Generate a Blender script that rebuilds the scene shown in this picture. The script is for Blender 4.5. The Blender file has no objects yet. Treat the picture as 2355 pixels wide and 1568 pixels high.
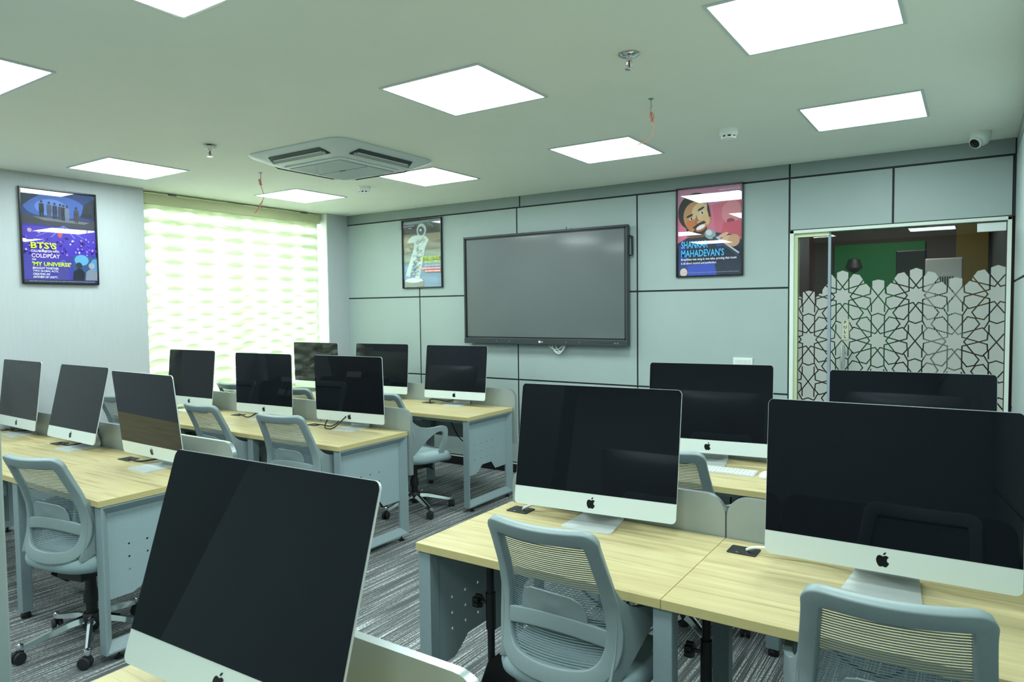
import bpy, math, random
from mathutils import Vector, Matrix
from mathutils.geometry import delaunay_2d_cdt
random.seed(7)
PI = math.pi
SC = bpy.context.scene
COL = SC.collection

# ------------------------------------------------------------------ camera, world, exposure
HF = 1.63                      # lens height above the floor
CEIL = 2.713                   # ceiling height
cam_d = bpy.data.cameras.new('camera')
cam_d.sensor_width = 36.0
cam_d.lens = 24.496
cam_d.clip_start = 0.05
cam_d.dof.use_dof = True
cam_d.dof.focus_distance = 4.6
cam_d.dof.aperture_fstop = 10.0
cam = bpy.data.objects.new('camera', cam_d)
COL.objects.link(cam)
_yaw, _pitch, _roll = math.radians(33.5897), math.radians(-2.709), math.radians(0.683)
fwd = Vector((-math.sin(_yaw)*math.cos(_pitch), math.cos(_yaw)*math.cos(_pitch), math.sin(_pitch)))
rgt = Vector((math.cos(_yaw), math.sin(_yaw), 0))
dwn = fwd.cross(rgt)
c_, s_ = math.cos(_roll), math.sin(_roll)
r2 = c_*rgt + s_*dwn
d2 = -s_*rgt + c_*dwn
M3 = Matrix((r2, -d2, -fwd)).transposed()
cam.matrix_world = Matrix.Translation((0, 0, HF)) @ M3.to_4x4()
SC.camera = cam

world = bpy.data.worlds.new('world')
SC.world = world
world.use_nodes = True
wb = world.node_tree.nodes['Background']
wb.inputs[0].default_value = (0.89, 1.0, 0.95, 1)
wb.inputs[1].default_value = 25.0

SC.view_settings.view_transform = 'Standard'
SC.view_settings.look = 'None'
SC.view_settings.gamma = 1.0
SC.view_settings.use_curve_mapping = False
SC.view_settings.exposure = 0.16
SC.cycles.use_denoising = True
SC.cycles.use_adaptive_sampling = True
SC.cycles.adaptive_threshold = 0.1
SC.cycles.max_bounces = 8
SC.cycles.diffuse_bounces = 4
SC.cycles.glossy_bounces = 3
SC.cycles.transparent_max_bounces = 10
SC.cycles.caustics_reflective = False
SC.cycles.caustics_refractive = False
SC.cycles.sample_clamp_indirect = 6.0
LIGHT_STRENGTH = 18.0
LIGHT_COLOR = (0.83, 1.0, 0.99)

# ------------------------------------------------------------------ materials
def srgb(r, g, b):
    def f(c):
        c /= 255.0
        return c/12.92 if c <= 0.04045 else ((c+0.055)/1.055)**2.4
    return (f(r), f(g), f(b), 1.0)

MATS = {}
def mat(name, col, rough=0.5, metal=0.0, spec=0.5, coat=0.0, coat_rough=0.03, noise=0.0, nscale=40.0, bump=0.0, bscale=200.0, stretch=None):
    m = bpy.data.materials.new(name)
    m.use_nodes = True
    nt = m.node_tree
    b = nt.nodes['Principled BSDF']
    b.inputs['Base Color'].default_value = col
    b.inputs['Roughness'].default_value = rough
    b.inputs['Metallic'].default_value = metal
    b.inputs['Specular IOR Level'].default_value = spec
    b.inputs['Coat Weight'].default_value = coat
    b.inputs['Coat Roughness'].default_value = coat_rough
    if noise or bump:
        tc = nt.nodes.new('ShaderNodeTexCoord')
        mp = nt.nodes.new('ShaderNodeMapping')
        if stretch: mp.inputs['Scale'].default_value = stretch
        nt.links.new(tc.outputs['Object'], mp.inputs['Vector'])
    if noise:
        n = nt.nodes.new('ShaderNodeTexNoise'); n.inputs['Scale'].default_value = nscale; n.inputs['Detail'].default_value = 4
        nt.links.new(mp.outputs[0], n.inputs['Vector'])
        r = nt.nodes.new('ShaderNodeMapRange')
        r.inputs['From Min'].default_value = 0.3; r.inputs['From Max'].default_value = 0.7
        r.inputs['To Min'].default_value = 1-noise; r.inputs['To Max'].default_value = 1+noise
        nt.links.new(n.outputs['Fac'], r.inputs['Value'])
        mx = nt.nodes.new('ShaderNodeVectorMath'); mx.operation = 'SCALE'
        mx.inputs[0].default_value = col[:3]
        nt.links.new(r.outputs[0], mx.inputs['Scale'])
        nt.links.new(mx.outputs[0], b.inputs['Base Color'])
    if bump:
        n2 = nt.nodes.new('ShaderNodeTexNoise'); n2.inputs['Scale'].default_value = bscale; n2.inputs['Detail'].default_value = 3
        nt.links.new(mp.outputs[0], n2.inputs['Vector'])
        bp = nt.nodes.new('ShaderNodeBump'); bp.inputs['Strength'].default_value = bump; bp.inputs['Distance'].default_value = 0.003
        nt.links.new(n2.outputs['Fac'], bp.inputs['Height'])
        nt.links.new(bp.outputs[0], b.inputs['Normal'])
    MATS[name] = m
    return m

def emit(name, col, strength):
    m = bpy.data.materials.new(name); m.use_nodes = True
    nt = m.node_tree; nt.nodes.clear()
    o = nt.nodes.new('ShaderNodeOutputMaterial'); e = nt.nodes.new('ShaderNodeEmission')
    e.inputs[0].default_value = (*col, 1); e.inputs[1].default_value = strength
    nt.links.new(e.outputs[0], o.inputs[0]); MATS[name] = m
    return m

mat('ceiling_paint', srgb(246, 250, 240), 0.9, noise=0.015, nscale=1.3, spec=0.2)
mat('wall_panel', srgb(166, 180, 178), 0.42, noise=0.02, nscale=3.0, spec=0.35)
mat('wall_panel_shaded', srgb(140, 153, 150), 0.42, noise=0.02, nscale=3.0, spec=0.35)  # top strip tone lowered to stand in for weaker light near the ceiling
mat('joint_black', srgb(22, 26, 28), 0.6)
mat('joint_white', srgb(215, 222, 218), 0.5)
mat("wallpaper", srgb(189, 195, 199), 0.75, noise=0.022, nscale=120, bump=0.25, bscale=150, stretch=(1, 1, 0.06), spec=0.25)
mat('column_paint', srgb(150, 164, 164), 0.6, noise=0.02, nscale=5)
mat('black_skirting', srgb(20, 22, 24), 0.4)
mat('steel_grey', srgb(138, 154, 159), 0.45, noise=0.03, nscale=60, spec=0.45)
mat('panel_grey', srgb(150, 168, 173), 0.5, noise=0.02, nscale=80)
mat('chair_plastic', srgb(138, 153, 155), 0.40, noise=0.02, nscale=50, spec=0.45)
mat('chair_mesh', srgb(128, 146, 152), 0.75)
mat('seat_fabric', srgb(154, 174, 178), 0.6, bump=0.15, bscale=900, noise=0.04, nscale=300)
mat('black_plastic', srgb(20, 22, 24), 0.45)
mat('black_rubber', srgb(30, 31, 33), 0.7)
mat('chrome', srgb(225, 228, 230), 0.08, metal=1.0)
mat('brushed_aluminium', srgb(214, 220, 220), 0.36, metal=0.35, noise=0.01, nscale=200)
mat('chin_aluminium', srgb(226, 236, 234), 0.42, metal=0.35, spec=0.5)
mat('screen_glass', (0.003, 0.0036, 0.006, 1), 0.03, spec=0.36)
MATS['screen_glass'].node_tree.nodes['Principled BSDF'].inputs['Specular Tint'].default_value = (0.82, 0.88, 1.0, 1)
mat('logo_black', (0.004, 0.004, 0.005, 1), 0.15)
mat('screen_divider', srgb(158, 168, 166), 0.42, metal=0.25, noise=0.025, nscale=120, stretch=(0.2, 1, 6))
mat('divider_edge', srgb(170, 178, 178), 0.3, metal=0.7)
mat('cable_black', srgb(14, 14, 15), 0.5)
mat('cable_white', srgb(228, 232, 228), 0.45)
mat('white_plastic', srgb(228, 234, 226), 0.4, noise=0.01, nscale=20)
mat('detector_white', srgb(252, 254, 250), 0.35)
mat('ac_white', srgb(216, 226, 226), 0.42)
mat('ac_grille', srgb(160, 168, 164), 0.6)
mat('ac_dark', srgb(52, 60, 62), 0.6)
mat('door_frame_white', srgb(226, 236, 226), 0.45)
mat('tv_bezel', srgb(52, 60, 62), 0.38, spec=0.5)
mat('tv_screen', srgb(82, 90, 90), 0.40, spec=0.8, coat=0.8, coat_rough=0.10)
mat('poster_frame', srgb(16, 18, 20), 0.25)
mat('copper_wire', srgb(214, 148, 128), 0.4, metal=0.1)
mat('dark_glass', srgb(16, 18, 20), 0.05)
mat('cassette_fabric', srgb(196, 198, 160), 0.7)
mat('light_frame', srgb(214, 222, 224), 0.35, metal=0.2)
emit('light_panel', LIGHT_COLOR, LIGHT_STRENGTH)
emit('led_red', (1, 0.1, 0.05), 2.0)

def wood():
    m = bpy.data.materials.new('oak_laminate'); m.use_nodes = True
    nt = m.node_tree; b = nt.nodes['Principled BSDF']; N = nt.nodes.new; L = nt.links.new
    tc = N('ShaderNodeTexCoord'); oi = N('ShaderNodeObjectInfo')
    add = N('ShaderNodeVectorMath'); add.operation = 'ADD'
    mul = N('ShaderNodeVectorMath'); mul.operation = 'SCALE'; mul.inputs[0].default_value = (7.3, 3.1, 0)
    L(oi.outputs['Random'], mul.inputs['Scale']); L(tc.outputs['Object'], add.inputs[0]); L(mul.outputs[0], add.inputs[1])
    mp = N('ShaderNodeMapping'); mp.inputs['Scale'].default_value = (1.4, 26, 26); L(add.outputs[0], mp.inputs['Vector'])
    n1 = N('ShaderNodeTexNoise'); n1.inputs['Scale'].default_value = 1.6; n1.inputs['Detail'].default_value = 6; n1.inputs['Distortion'].default_value = 0.6
    L(mp.outputs[0], n1.inputs['Vector'])
    mp2 = N('ShaderNodeMapping'); mp2.inputs['Scale'].default_value = (6, 240, 240); L(add.outputs[0], mp2.inputs['Vector'])
    n2 = N('ShaderNodeTexNoise'); n2.inputs['Scale'].default_value = 1.0; n2.inputs['Detail'].default_value = 3; L(mp2.outputs[0], n2.inputs['Vector'])
    r1 = N('ShaderNodeValToRGB'); e = r1.color_ramp.elements
    e[0].position = 0.30; e[0].color = srgb(170, 153, 108); e[1].position = 0.68; e[1].color = srgb(204, 190, 143)
    k = r1.color_ramp.elements.new(0.45); k.color = srgb(193, 177, 130)
    L(n1.outputs['Fac'], r1.inputs[0])
    mr = N('ShaderNodeMapRange'); mr.inputs['From Min'].default_value = 0.3; mr.inputs['From Max'].default_value = 0.7
    mr.inputs['To Min'].default_value = 0.93; mr.inputs['To Max'].default_value = 1.04; L(n2.outputs['Fac'], mr.inputs['Value'])
    sc = N('ShaderNodeVectorMath'); sc.operation = 'SCALE'; L(r1.outputs[0], sc.inputs[0]); L(mr.outputs[0], sc.inputs['Scale'])
    L(sc.outputs[0], b.inputs['Base Color'])
    b.inputs['Roughness'].default_value = 0.38; b.inputs['Specular IOR Level'].default_value = 0.4
    MATS['oak'] = m
wood()
mat('oak_edge', srgb(196, 180, 126), 0.5, noise=0.04, nscale=30, stretch=(1, 1, 8))

def carpet():
    m = bpy.data.materials.new('striped_carpet'); m.use_nodes = True
    nt = m.node_tree; b = nt.nodes['Principled BSDF']; N = nt.nodes.new; L = nt.links.new
    tc = N('ShaderNodeTexCoord')
    def noise(scale, detail=2.0):
        mp = N('ShaderNodeMapping'); mp.inputs['Scale'].default_value = scale; L(tc.outputs['Object'], mp.inputs['Vector'])
        n = N('ShaderNodeTexNoise'); n.inputs['Scale'].default_value = 1.0; n.inputs['Detail'].default_value = detail; L(mp.outputs[0], n.inputs['Vector'])
        return n.outputs['Fac']
    def rng(v, a, c, lo, hi):
        r = N('ShaderNodeMapRange'); r.inputs['From Min'].default_value = a; r.inputs['From Max'].default_value = c
        r.inputs['To Min'].default_value = lo; r.inputs['To Max'].default_value = hi; L(v, r.inputs['Value']); return r.outputs[0]
    def mth(op, a, c):
        x = N('ShaderNodeMath'); x.operation = op
        for i, v in enumerate((a, c)):
            if isinstance(v, (int, float)): x.inputs[i].default_value = v
            else: L(v, x.inputs[i])
        return x.outputs[0]
    lines = rng(noise((150, 1.5, 1), 1.0), 0.48, 0.64, 0.0, 1.0)
    dash = rng(noise((260, 75, 1), 1.0), 0.40, 0.55, 0.25, 1.0)
    broad = rng(noise((22, 0.6, 1), 2.0), 0.35, 0.65, 0.0, 1.0)
    f = mth('MULTIPLY', lines, dash)
    f = mth('MULTIPLY', f, rng(broad, 0, 1, 0.75, 1.0))
    r = N('ShaderNodeValToRGB'); e = r.color_ramp.elements
    e[0].color = srgb(90, 93, 94); e[1].color = srgb(214, 218, 216); e[1].position = 0.9
    k = r.color_ramp.elements.new(0.3); k.color = srgb(130, 134, 133)
    L(f, r.inputs[0])
    sc = N('ShaderNodeVectorMath'); sc.operation = 'SCALE'; L(r.outputs[0], sc.inputs[0]); L(rng(broad, 0, 1, 0.94, 1.06), sc.inputs['Scale'])
    L(sc.outputs[0], b.inputs['Base Color'])
    b.inputs['Roughness'].default_value = 0.95; b.inputs['Specular IOR Level'].default_value = 0.1
    bp = N('ShaderNodeBump'); bp.inputs['Strength'].default_value = 0.5; bp.inputs['Distance'].default_value = 0.004
    L(f, bp.inputs['Height']); L(bp.outputs[0], b.inputs['Normal'])
    MATS['carpet'] = m
carpet()

def fabric(name, col, transl, transp=0.0):
    m = bpy.data.materials.new(name); m.use_nodes = True
    nt = m.node_tree; nt.nodes.clear(); N = nt.nodes.new; L = nt.links.new
    o = N('ShaderNodeOutputMaterial'); d = N('ShaderNodeBsdfDiffuse'); t = N('ShaderNodeBsdfTranslucent'); p = N('ShaderNodeBsdfTransparent')
    d.inputs[0].default_value = col; t.inputs[0].default_value = col
    a = N('ShaderNodeMixShader'); a.inputs[0].default_value = transl; L(d.outputs[0], a.inputs[1]); L(t.outputs[0], a.inputs[2])
    c = N('ShaderNodeMixShader'); c.inputs[0].default_value = transp; L(a.outputs[0], c.inputs[1]); L(p.outputs[0], c.inputs[2])
    L(c.outputs[0], o.inputs[0]); MATS[name] = m
fabric('blind_band', srgb(212, 221, 194), 0.43)
fabric('blind_sheer', srgb(245, 248, 240), 0.6, 0.45)
fabric('frosted_film', srgb(204, 206, 200), 0.25)

def glass(name, tint=(1, 1, 1), refl=0.05):
    m = bpy.data.materials.new(name); m.use_nodes = True
    nt = m.node_tree; nt.nodes.clear(); N = nt.nodes.new; L = nt.links.new
    o = N('ShaderNodeOutputMaterial'); p = N('ShaderNodeBsdfTransparent'); p.inputs[0].default_value = (*tint, 1)
    g = N('ShaderNodeBsdfGlossy'); g.inputs['Roughness'].default_value = 0.01
    fr = N('ShaderNodeFresnel'); fr.inputs[0].default_value = 1.5
    mx = N('ShaderNodeMixShader'); L(fr.outputs[0], mx.inputs[0]); L(p.outputs[0], mx.inputs[1]); L(g.outputs[0], mx.inputs[2])
    L(mx.outputs[0], o.inputs[0]); MATS[name] = m
glass('clear_glass', (0.93, 0.96, 0.94))
glass('door_glass', (0.86, 0.88, 0.86))

PC = {}
def ink(r, g, b):                     # printed colour under the clear sheet of a poster
    k = (r, g, b)
    if k not in PC:
        PC[k] = mat('ink_%02x%02x%02x' % k, srgb(r, g, b), 0.6, coat=1.0, coat_rough=0.0, spec=0.3)
        PC[k].node_tree.nodes['Principled BSDF'].inputs['Coat IOR'].default_value = 1.85
    return PC[k]

# ------------------------------------------------------------------ mesh helpers
def link(o, parent=None):
    COL.objects.link(o)
    if parent is not None: o.parent = parent
    return o

def mesh(name, verts, faces, material, parent=None, smooth=False, angle=35):
    me = bpy.data.meshes.new(name)
    me.from_pydata([tuple(v) for v in verts], [], faces)
    mats = material if isinstance(material, (list, tuple)) else [material]
    for m in mats: me.materials.append(MATS[m] if isinstance(m, str) else m)
    me.validate(); me.update()
    if smooth:
        me.shade_smooth(); me.set_sharp_from_angle(angle=math.radians(angle))
    return link(bpy.data.objects.new(name, me), parent)

class G:
    """collects geometry for one mesh"""
    def __init__(s): s.v = []; s.f = []; s.mi = []
    def add(s, vs, fs, mi=0):
        o = len(s.v); s.v += [Vector(p) for p in vs]
        s.f += [tuple(i+o for i in f) for f in fs]; s.mi += [mi]*len(fs); return s
    def box(s, x0, x1, y0, y1, z0, z1, mi=0, M=None):
        vs = [Vector(p) for p in ((x0,y0,z0),(x1,y0,z0),(x1,y1,z0),(x0,y1,z0),(x0,y0,z1),(x1,y0,z1),(x1,y1,z1),(x0,y1,z1))]
        if M is not None: vs = [M @ p for p in vs]
        return s.add(vs, [(0,3,2,1),(4,5,6,7),(0,1,5,4),(1,2,6,5),(2,3,7,6),(3,0,4,7)], mi)
    def tube(s, pts, r, n=8, mi=0, closed=False, cap=True):
        pts = [Vector(p) for p in pts]; N = len(pts); rs = r if isinstance(r, (list, tuple)) else [r]*N
        up = None; vs = []
        for i, p in enumerate(pts):
            a = pts[(i-1) % N] if (closed or i > 0) else p; b = pts[(i+1) % N] if (closed or i < N-1) else p
            t = (b-a).normalized()
            if up is None: up = t.orthogonal().normalized()
            up = (up - t*up.dot(t))
            up = up.normalized() if up.length > 1e-6 else t.orthogonal().normalized()
            w = t.cross(up)
            for k in range(n):
                an = 2*PI*k/n; vs.append(p + (up*math.cos(an)+w*math.sin(an))*rs[i])
        fs = []
        for i in range(N if closed else N-1):
            j = (i+1) % N
            for k in range(n): fs.append((i*n+k, i*n+(k+1) % n, j*n+(k+1) % n, j*n+k))
        if cap and not closed: fs += [tuple(range(n-1, -1, -1)), tuple((N-1)*n+k for k in range(n))]
        return s.add(vs, fs, mi)
    def lathe(s, prof, n=20, M=None, mi=0):
        vs = []; fs = []
        for (r, z) in prof:
            for k in range(n):
                a = 2*PI*k/n; p = Vector((r*math.cos(a), r*math.sin(a), z)); vs.append(M @ p if M is not None else p)
        for i in range(len(prof)-1):
            for k in range(n): fs.append((i*n+k, i*n+(k+1) % n, (i+1)*n+(k+1) % n, (i+1)*n+k))
        fs.append(tuple(range(n-1, -1, -1))); fs.append(tuple((len(prof)-1)*n+k for k in range(n)))
        return s.add(vs, fs, mi)
    def prism(s, poly, f, t, mi=0):
        """extrude 2D poly; f(u,v,d) -> point; thickness t"""
        n = len(poly); vs = [f(u, v, 0) for u, v in poly]+[f(u, v, t) for u, v in poly]
        fs = [tuple(range(n)), tuple(range(2*n-1, n-1, -1))]+[(i, i+n, (i+1) % n+n, (i+1) % n) for i in range(n)]
        return s.add(vs, fs, mi)
    def build(s, name, material, parent=None, smooth=False, angle=35, bevel=0, seg=2):
        o = mesh(name, s.v, s.f, material, parent, smooth, angle)
        if isinstance(material, (list, tuple)) and len(o.data.polygons) == len(s.mi):
            o.data.polygons.foreach_set('material_index', s.mi)
        if bevel:
            b = o.modifiers.new('bevel', 'BEVEL'); b.width = bevel; b.segments = seg; b.limit_method = 'ANGLE'
        return o

def rounded(x0, x1, z0, z1, r, n=5):
    """rounded rectangle, r = (bl, br, tr, tl)"""
    if not isinstance(r, (list, tuple)): r = (r,)*4
    pts = []
    for (cx, cz, a0, rr) in ((x0, z0, 180, r[0]), (x1, z0, 270, r[1]), (x1, z1, 0, r[2]), (x0, z1, 90, r[3])):
        sx = 1 if cx == x0 else -1; sz = 1 if cz == z0 else -1
        if rr <= 0: pts.append((cx, cz)); continue
        for k in range(n+1):
            a = math.radians(a0+90*k/n); pts.append((cx+sx*rr+rr*math.cos(a), cz+sz*rr+rr*math.sin(a)))
    return pts

def inside(p, poly):
    x, y = p; c = False; j = len(poly)-1
    for i in range(len(poly)):
        xi, yi = poly[i]; xj, yj = poly[j]
        if (yi > y) != (yj > y) and x < (xj-xi)*(y-yi)/(yj-yi)+xi: c = not c
        j = i
    return c

def cdt_plate(outline, holes, fmap, t, grid=None):
    """triangulated plate with holes; fmap(u,v)->(pos, normal); thickness t"""
    vs = []; es = []
    for loop in [outline]+list(holes):
        o = len(vs); vs += [Vector(p) for p in loop]
        es += [(o+i, o+(i+1) % len(loop)) for i in range(len(loop))]
    if grid:
        us = [p[0] for p in outline]; ws = [p[1] for p in outline]
        nu = max(1, int((max(us)-min(us))/grid)); nw = max(1, int((max(ws)-min(ws))/grid))
        for i in range(1, nu):
            for j in range(1, nw):
                q = (min(us)+(max(us)-min(us))*i/nu, min(ws)+(max(ws)-min(ws))*j/nw)
                if inside(q, outline) and not any(inside(q, h) for h in holes): vs.append(Vector(q))
    rv, re, rf = delaunay_2d_cdt(vs, es, [], 0, 1e-6)[:3]
    keep = []
    for f in rf:
        c = [sum(rv[i][k] for i in f)/len(f) for k in (0, 1)]
        if inside(c, outline) and not any(inside(c, h) for h in holes): keep.append(tuple(f))
    n = len(rv); P = []; Q = []
    for p in rv:
        pos, nr = fmap(p[0], p[1]); pos = Vector(pos); nr = Vector(nr)
        P.append(pos+nr*t*0.5); Q.append(pos-nr*t*0.5)
    cnt = {}
    for f in keep:
        for i in range(len(f)):
            a, b = f[i], f[(i+1) % len(f)]; cnt.setdefault((min(a, b), max(a, b)), []).append((a, b))
    fs = list(keep)+[tuple(i+n for i in reversed(f)) for f in keep]
    for k, l in cnt.items():
        if len(l) == 1: a, b = l[0]; fs.append((a, a+n, b+n, b))
    return P+Q, fs

def bez(pts, n=24, closed=False):
    """Catmull-Rom through pts"""
    pts = [Vector(p) for p in pts]; N = len(pts); out = []
    segs = N if closed else N-1
    per = max(2, n//segs)
    for i in range(segs):
        if closed: p0, p1, p2, p3 = pts[(i-1) % N], pts[i], pts[(i+1) % N], pts[(i+2) % N]
        else: p0, p1, p2, p3 = pts[max(i-1, 0)], pts[i], pts[i+1], pts[min(i+2, N-1)]
        for k in range(per):
            t = k/per
            out.append(0.5*((2*p1)+(p2-p0)*t+(2*p0-5*p1+4*p2-p3)*t*t+(3*p1-p0-3*p2+p3)*t**3))
    if not closed: out.append(pts[-1])
    return out

def tag(o, label=None, cat=None, group=None, kind=None):
    if label: o['label'] = label
    if cat: o['category'] = cat
    if group: o['group'] = group
    if kind: o['kind'] = kind
    return o

def thing(name, loc, label, cat, rz=0.0, group=None):
    o = bpy.data.objects.new(name, None); o.empty_display_size = 0.1
    link(o); o.location = loc; o.rotation_euler = (0, 0, rz)
    return tag(o, label, cat, group)

def copy_tree(o, parent=None):
    c = o.copy(); link(c)
    if parent is not None:
        c.parent = parent; c.matrix_parent_inverse = o.matrix_parent_inverse.copy()
    for ch in list(o.children): copy_tree(ch, c)
    return c

def text_geo(s, width=None, height=None, bold=0.0):
    cu = bpy.data.curves.new('txt', 'FONT'); cu.body = s; cu.size = 1.0; cu.offset = bold; cu.resolution_u = 2
    o = bpy.data.objects.new('txt', cu); COL.objects.link(o)
    dg = bpy.context.evaluated_depsgraph_get(); e = o.evaluated_get(dg); me = e.to_mesh()
    vs = [v.co.copy() for v in me.vertices]; fs = [tuple(p.vertices) for p in me.polygons]
    e.to_mesh_clear(); bpy.data.objects.remove(o); bpy.data.curves.remove(cu)
    x0 = min(v.x for v in vs); x1 = max(v.x for v in vs); y0 = min(v.y for v in vs); y1 = max(v.y for v in vs)
    sx = (width/(x1-x0)) if width else None; sy = (height/(y1-y0)) if height else None
    sx = sx or sy; sy = sy or sx
    return [((v.x-x0)*sx, (v.y-y0)*sy) for v in vs], fs

# ================================================================== THE SETTING
XL, XR, YB, YF = -6.07, 0.215, 5.716, -1.8
def structure(g, name, m, label, cat, **k):
    return tag(g.build(name, m, **k), label, cat, kind='structure')

structure(G().box(XL-0.4, XR+0.2, YF-0.2, YB+2.6, -0.1, 0), 'floor', 'carpet', 'charcoal carpet with fine light stripes across the whole room', 'floor')
structure(G().box(XL-0.4, XR+0.2, YF-0.2, YB+2.6, CEIL, CEIL+0.1), 'ceiling', 'ceiling_paint', 'flat pale painted ceiling with square light panels', 'ceiling')

# left wall with the window opening
WY0, WY1, SILL = 3.345, 5.42, 0.74
g = G()
g.box(XL-0.3, XL, YF, WY0, 0, CEIL); g.box(XL-0.3, XL, WY1, YB+0.1, 0, CEIL); g.box(XL-0.3, XL, WY0, WY1, 0, SILL)
structure(g, 'wall_left', 'wallpaper', 'pale wallpapered wall around the bright window', 'wall')
# back wall backing (shows as black joints) with panels as children; opening for the glass door
g = G()
g.box(XL, -1.205, YB+0.006, YB+0.12, 0, CEIL); g.box(-1.205, XR, YB+0.006, YB+0.12, 2.2, CEIL)
wb_o = structure(g, 'wall_back', 'joint_black', 'grey panelled wall with black joints behind the big display', 'wall')
J = 0.007
def wpanel(x0, x1, z0, z1, wall, along='x', m='wall_panel'):
    g = G()
    if along == 'x': g.box(x0+J, x1-J, YB, YB+0.0058, z0+J, z1-J)
    else: g.box(XR, XR+0.0058, x0+J, x1-J, z0+J, z1-J)
    return g.build('panel', m, wall, bevel=0.0012, seg=1)
cols = [XL-J, -4.982, -3.725, -2.47, -1.206]
for i in range(4):
    for (z0, z1) in ((0.1, 0.927), (0.927, 1.762), (1.762, 2.604)):
        wpanel(cols[i], cols[i+1], z0, z1, wb_o)
for x0, x1 in ((XL-J, -3.69), (-3.69, -1.206+0.0), (-1.206, XR)): wpanel(x0, x1, 2.604, CEIL+J, wb_o, m='wall_panel_shaded')
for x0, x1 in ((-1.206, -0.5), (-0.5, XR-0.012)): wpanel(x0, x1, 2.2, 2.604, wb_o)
bb = structure(G().box(XL, -1.206, YB-0.012, YB+0.005, 0, 0.085), 'baseboard_back', 'black_skirting', 'black skirting board along the panelled wall', 'baseboard')
G().box(XL, -1.206, YB-0.008, YB+0.005, 0.0855, 0.095).build('trim_strip', 'joint_white', bb)
# right wall
wr = structure(G().box(XR+0.006, XR+0.12, YF, YB+0.1, 0, CEIL), 'wall_right', 'joint_black', 'grey panelled side wall at the right edge', 'wall')
ys = [YF, -0.6, 0.65, 1.9, 3.15, 4.4, YB+J]
for i in range(6):
    for (z0, z1) in ((0.0, 0.927), (0.927, 1.768), (1.768, 2.604)): wpanel(ys[i], ys[i+1], z0, z1, wr, 'y')
wpanel(YF, 1.9, 2.604, CEIL+J, wr, 'y', 'wall_panel_shaded'); wpanel(1.9, YB+J, 2.604, CEIL+J, wr, 'y', 'wall_panel_shaded')
structure(G().box(XL-0.3, XR+0.2, YF-0.12, YF, 0, CEIL), 'wall_front', 'wall_panel', 'grey wall behind the camera', 'wall')
# slim square column cut by the left edge of the picture
structure(G().box(-2.30, -2.003, 0.42, 0.7265, 0, CEIL), 'wall_column', 'column_paint', 'blurred grey column at the extreme left edge of the photo', 'column', bevel=0.006)

# window: frame, mullion, glass
w1 = tag(bpy.data.objects.new('window_1', None), 'bright window behind the patterned blind', 'window', kind='structure'); link(w1)
g = G(); xo = XL-0.27
g.box(xo, xo+0.05, WY0, WY0+0.05, SILL, CEIL); g.box(xo, xo+0.05, WY1-0.05, WY1, SILL, CEIL)
g.box(xo, xo+0.05, WY0, WY1, SILL, SILL+0.05); g.box(xo, xo+0.05, WY0, WY1, CEIL-0.05, CEIL); g.box(xo, xo+0.05, 4.36, 4.41, SILL, CEIL)
g.build('window_frame', 'white_plastic', w1)
for a, b in ((WY0+0.05, 4.36), (4.41, WY1-0.05)):
    G().box(xo+0.02, xo+0.026, a, b, SILL+0.05, CEIL-0.05).build('pane', 'clear_glass', w1)
G().box(XL-0.3, XL+0.02, WY0, WY1, SILL-0.02, SILL+0.012).build('window_sill', 'white_plastic', w1)
G().box(XL-0.17, XL-0.001, WY1-0.012, WY1-0.001, SILL, CEIL-0.001).build('reveal_lining', 'white_plastic', w1)

# zebra blind: two layers of sheer cloth with wavy woven bands
bl = thing('zebra_blind', (XL-0.13, 4.38, SILL), 'cream zebra blind with wavy bands glowing in front of the window', 'blind')
BY0, BY1, BZ0, BZ1 = -1.02, 0.985, 0.05, 1.86
g = G()
g.box(-0.05, 0.055, BY0-0.01, BY1+0.02, BZ1, BZ1+0.092)
g.build('cassette', 'cassette_fabric', bl, bevel=0.006)
for yy in (-0.72, 0.80): G().box(-0.03, 0.03, yy, yy+0.05, BZ1+0.092, CEIL-SILL).build('bracket', 'steel_grey', bl)
def sheet(x, name, m):
    return mesh(name, [(x, BY0, BZ0), (x, BY1, BZ0), (x, BY1, BZ1), (x, BY0, BZ1)], [(0, 1, 2, 3)], m, bl)
def wave_band(x, zc, hw, amp, ph, name, m):
    n = 72; vs = []; fs = []
    for i in range(n+1):
        y = BY0+(BY1-BY0)*i/n; w = amp*math.sin(2*PI*y/0.315+ph)
        vs += [(x, y, max(BZ0, min(BZ1, zc-hw+w))), (x, y, max(BZ0, min(BZ1, zc+hw+w)))]
    for i in range(n): fs.append((2*i, 2*i+2, 2*i+3, 2*i+1))
    o = mesh(name, vs, fs, m, bl)
    return o
sheet(0.020, 'front_sheer', 'blind_sheer')
sheet(-0.018, 'back_sheer', 'blind_sheer')
k = 0; z = BZ1-0.02
while z > BZ0:
    wave_band(0.0215, z, 0.031, 0.017, 0.0, 'front_band', 'blind_band'); z -= 0.118
z = BZ1-0.030
while z > BZ0:
    wave_band(-0.0165, z, 0.029, 0.017, PI, 'back_band', 'blind_band'); z -= 0.1235
G().box(-0.03, 0.03, BY0, BY1, BZ0-0.02, BZ0).build('bottom_bar', 'cassette_fabric', bl)

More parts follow.
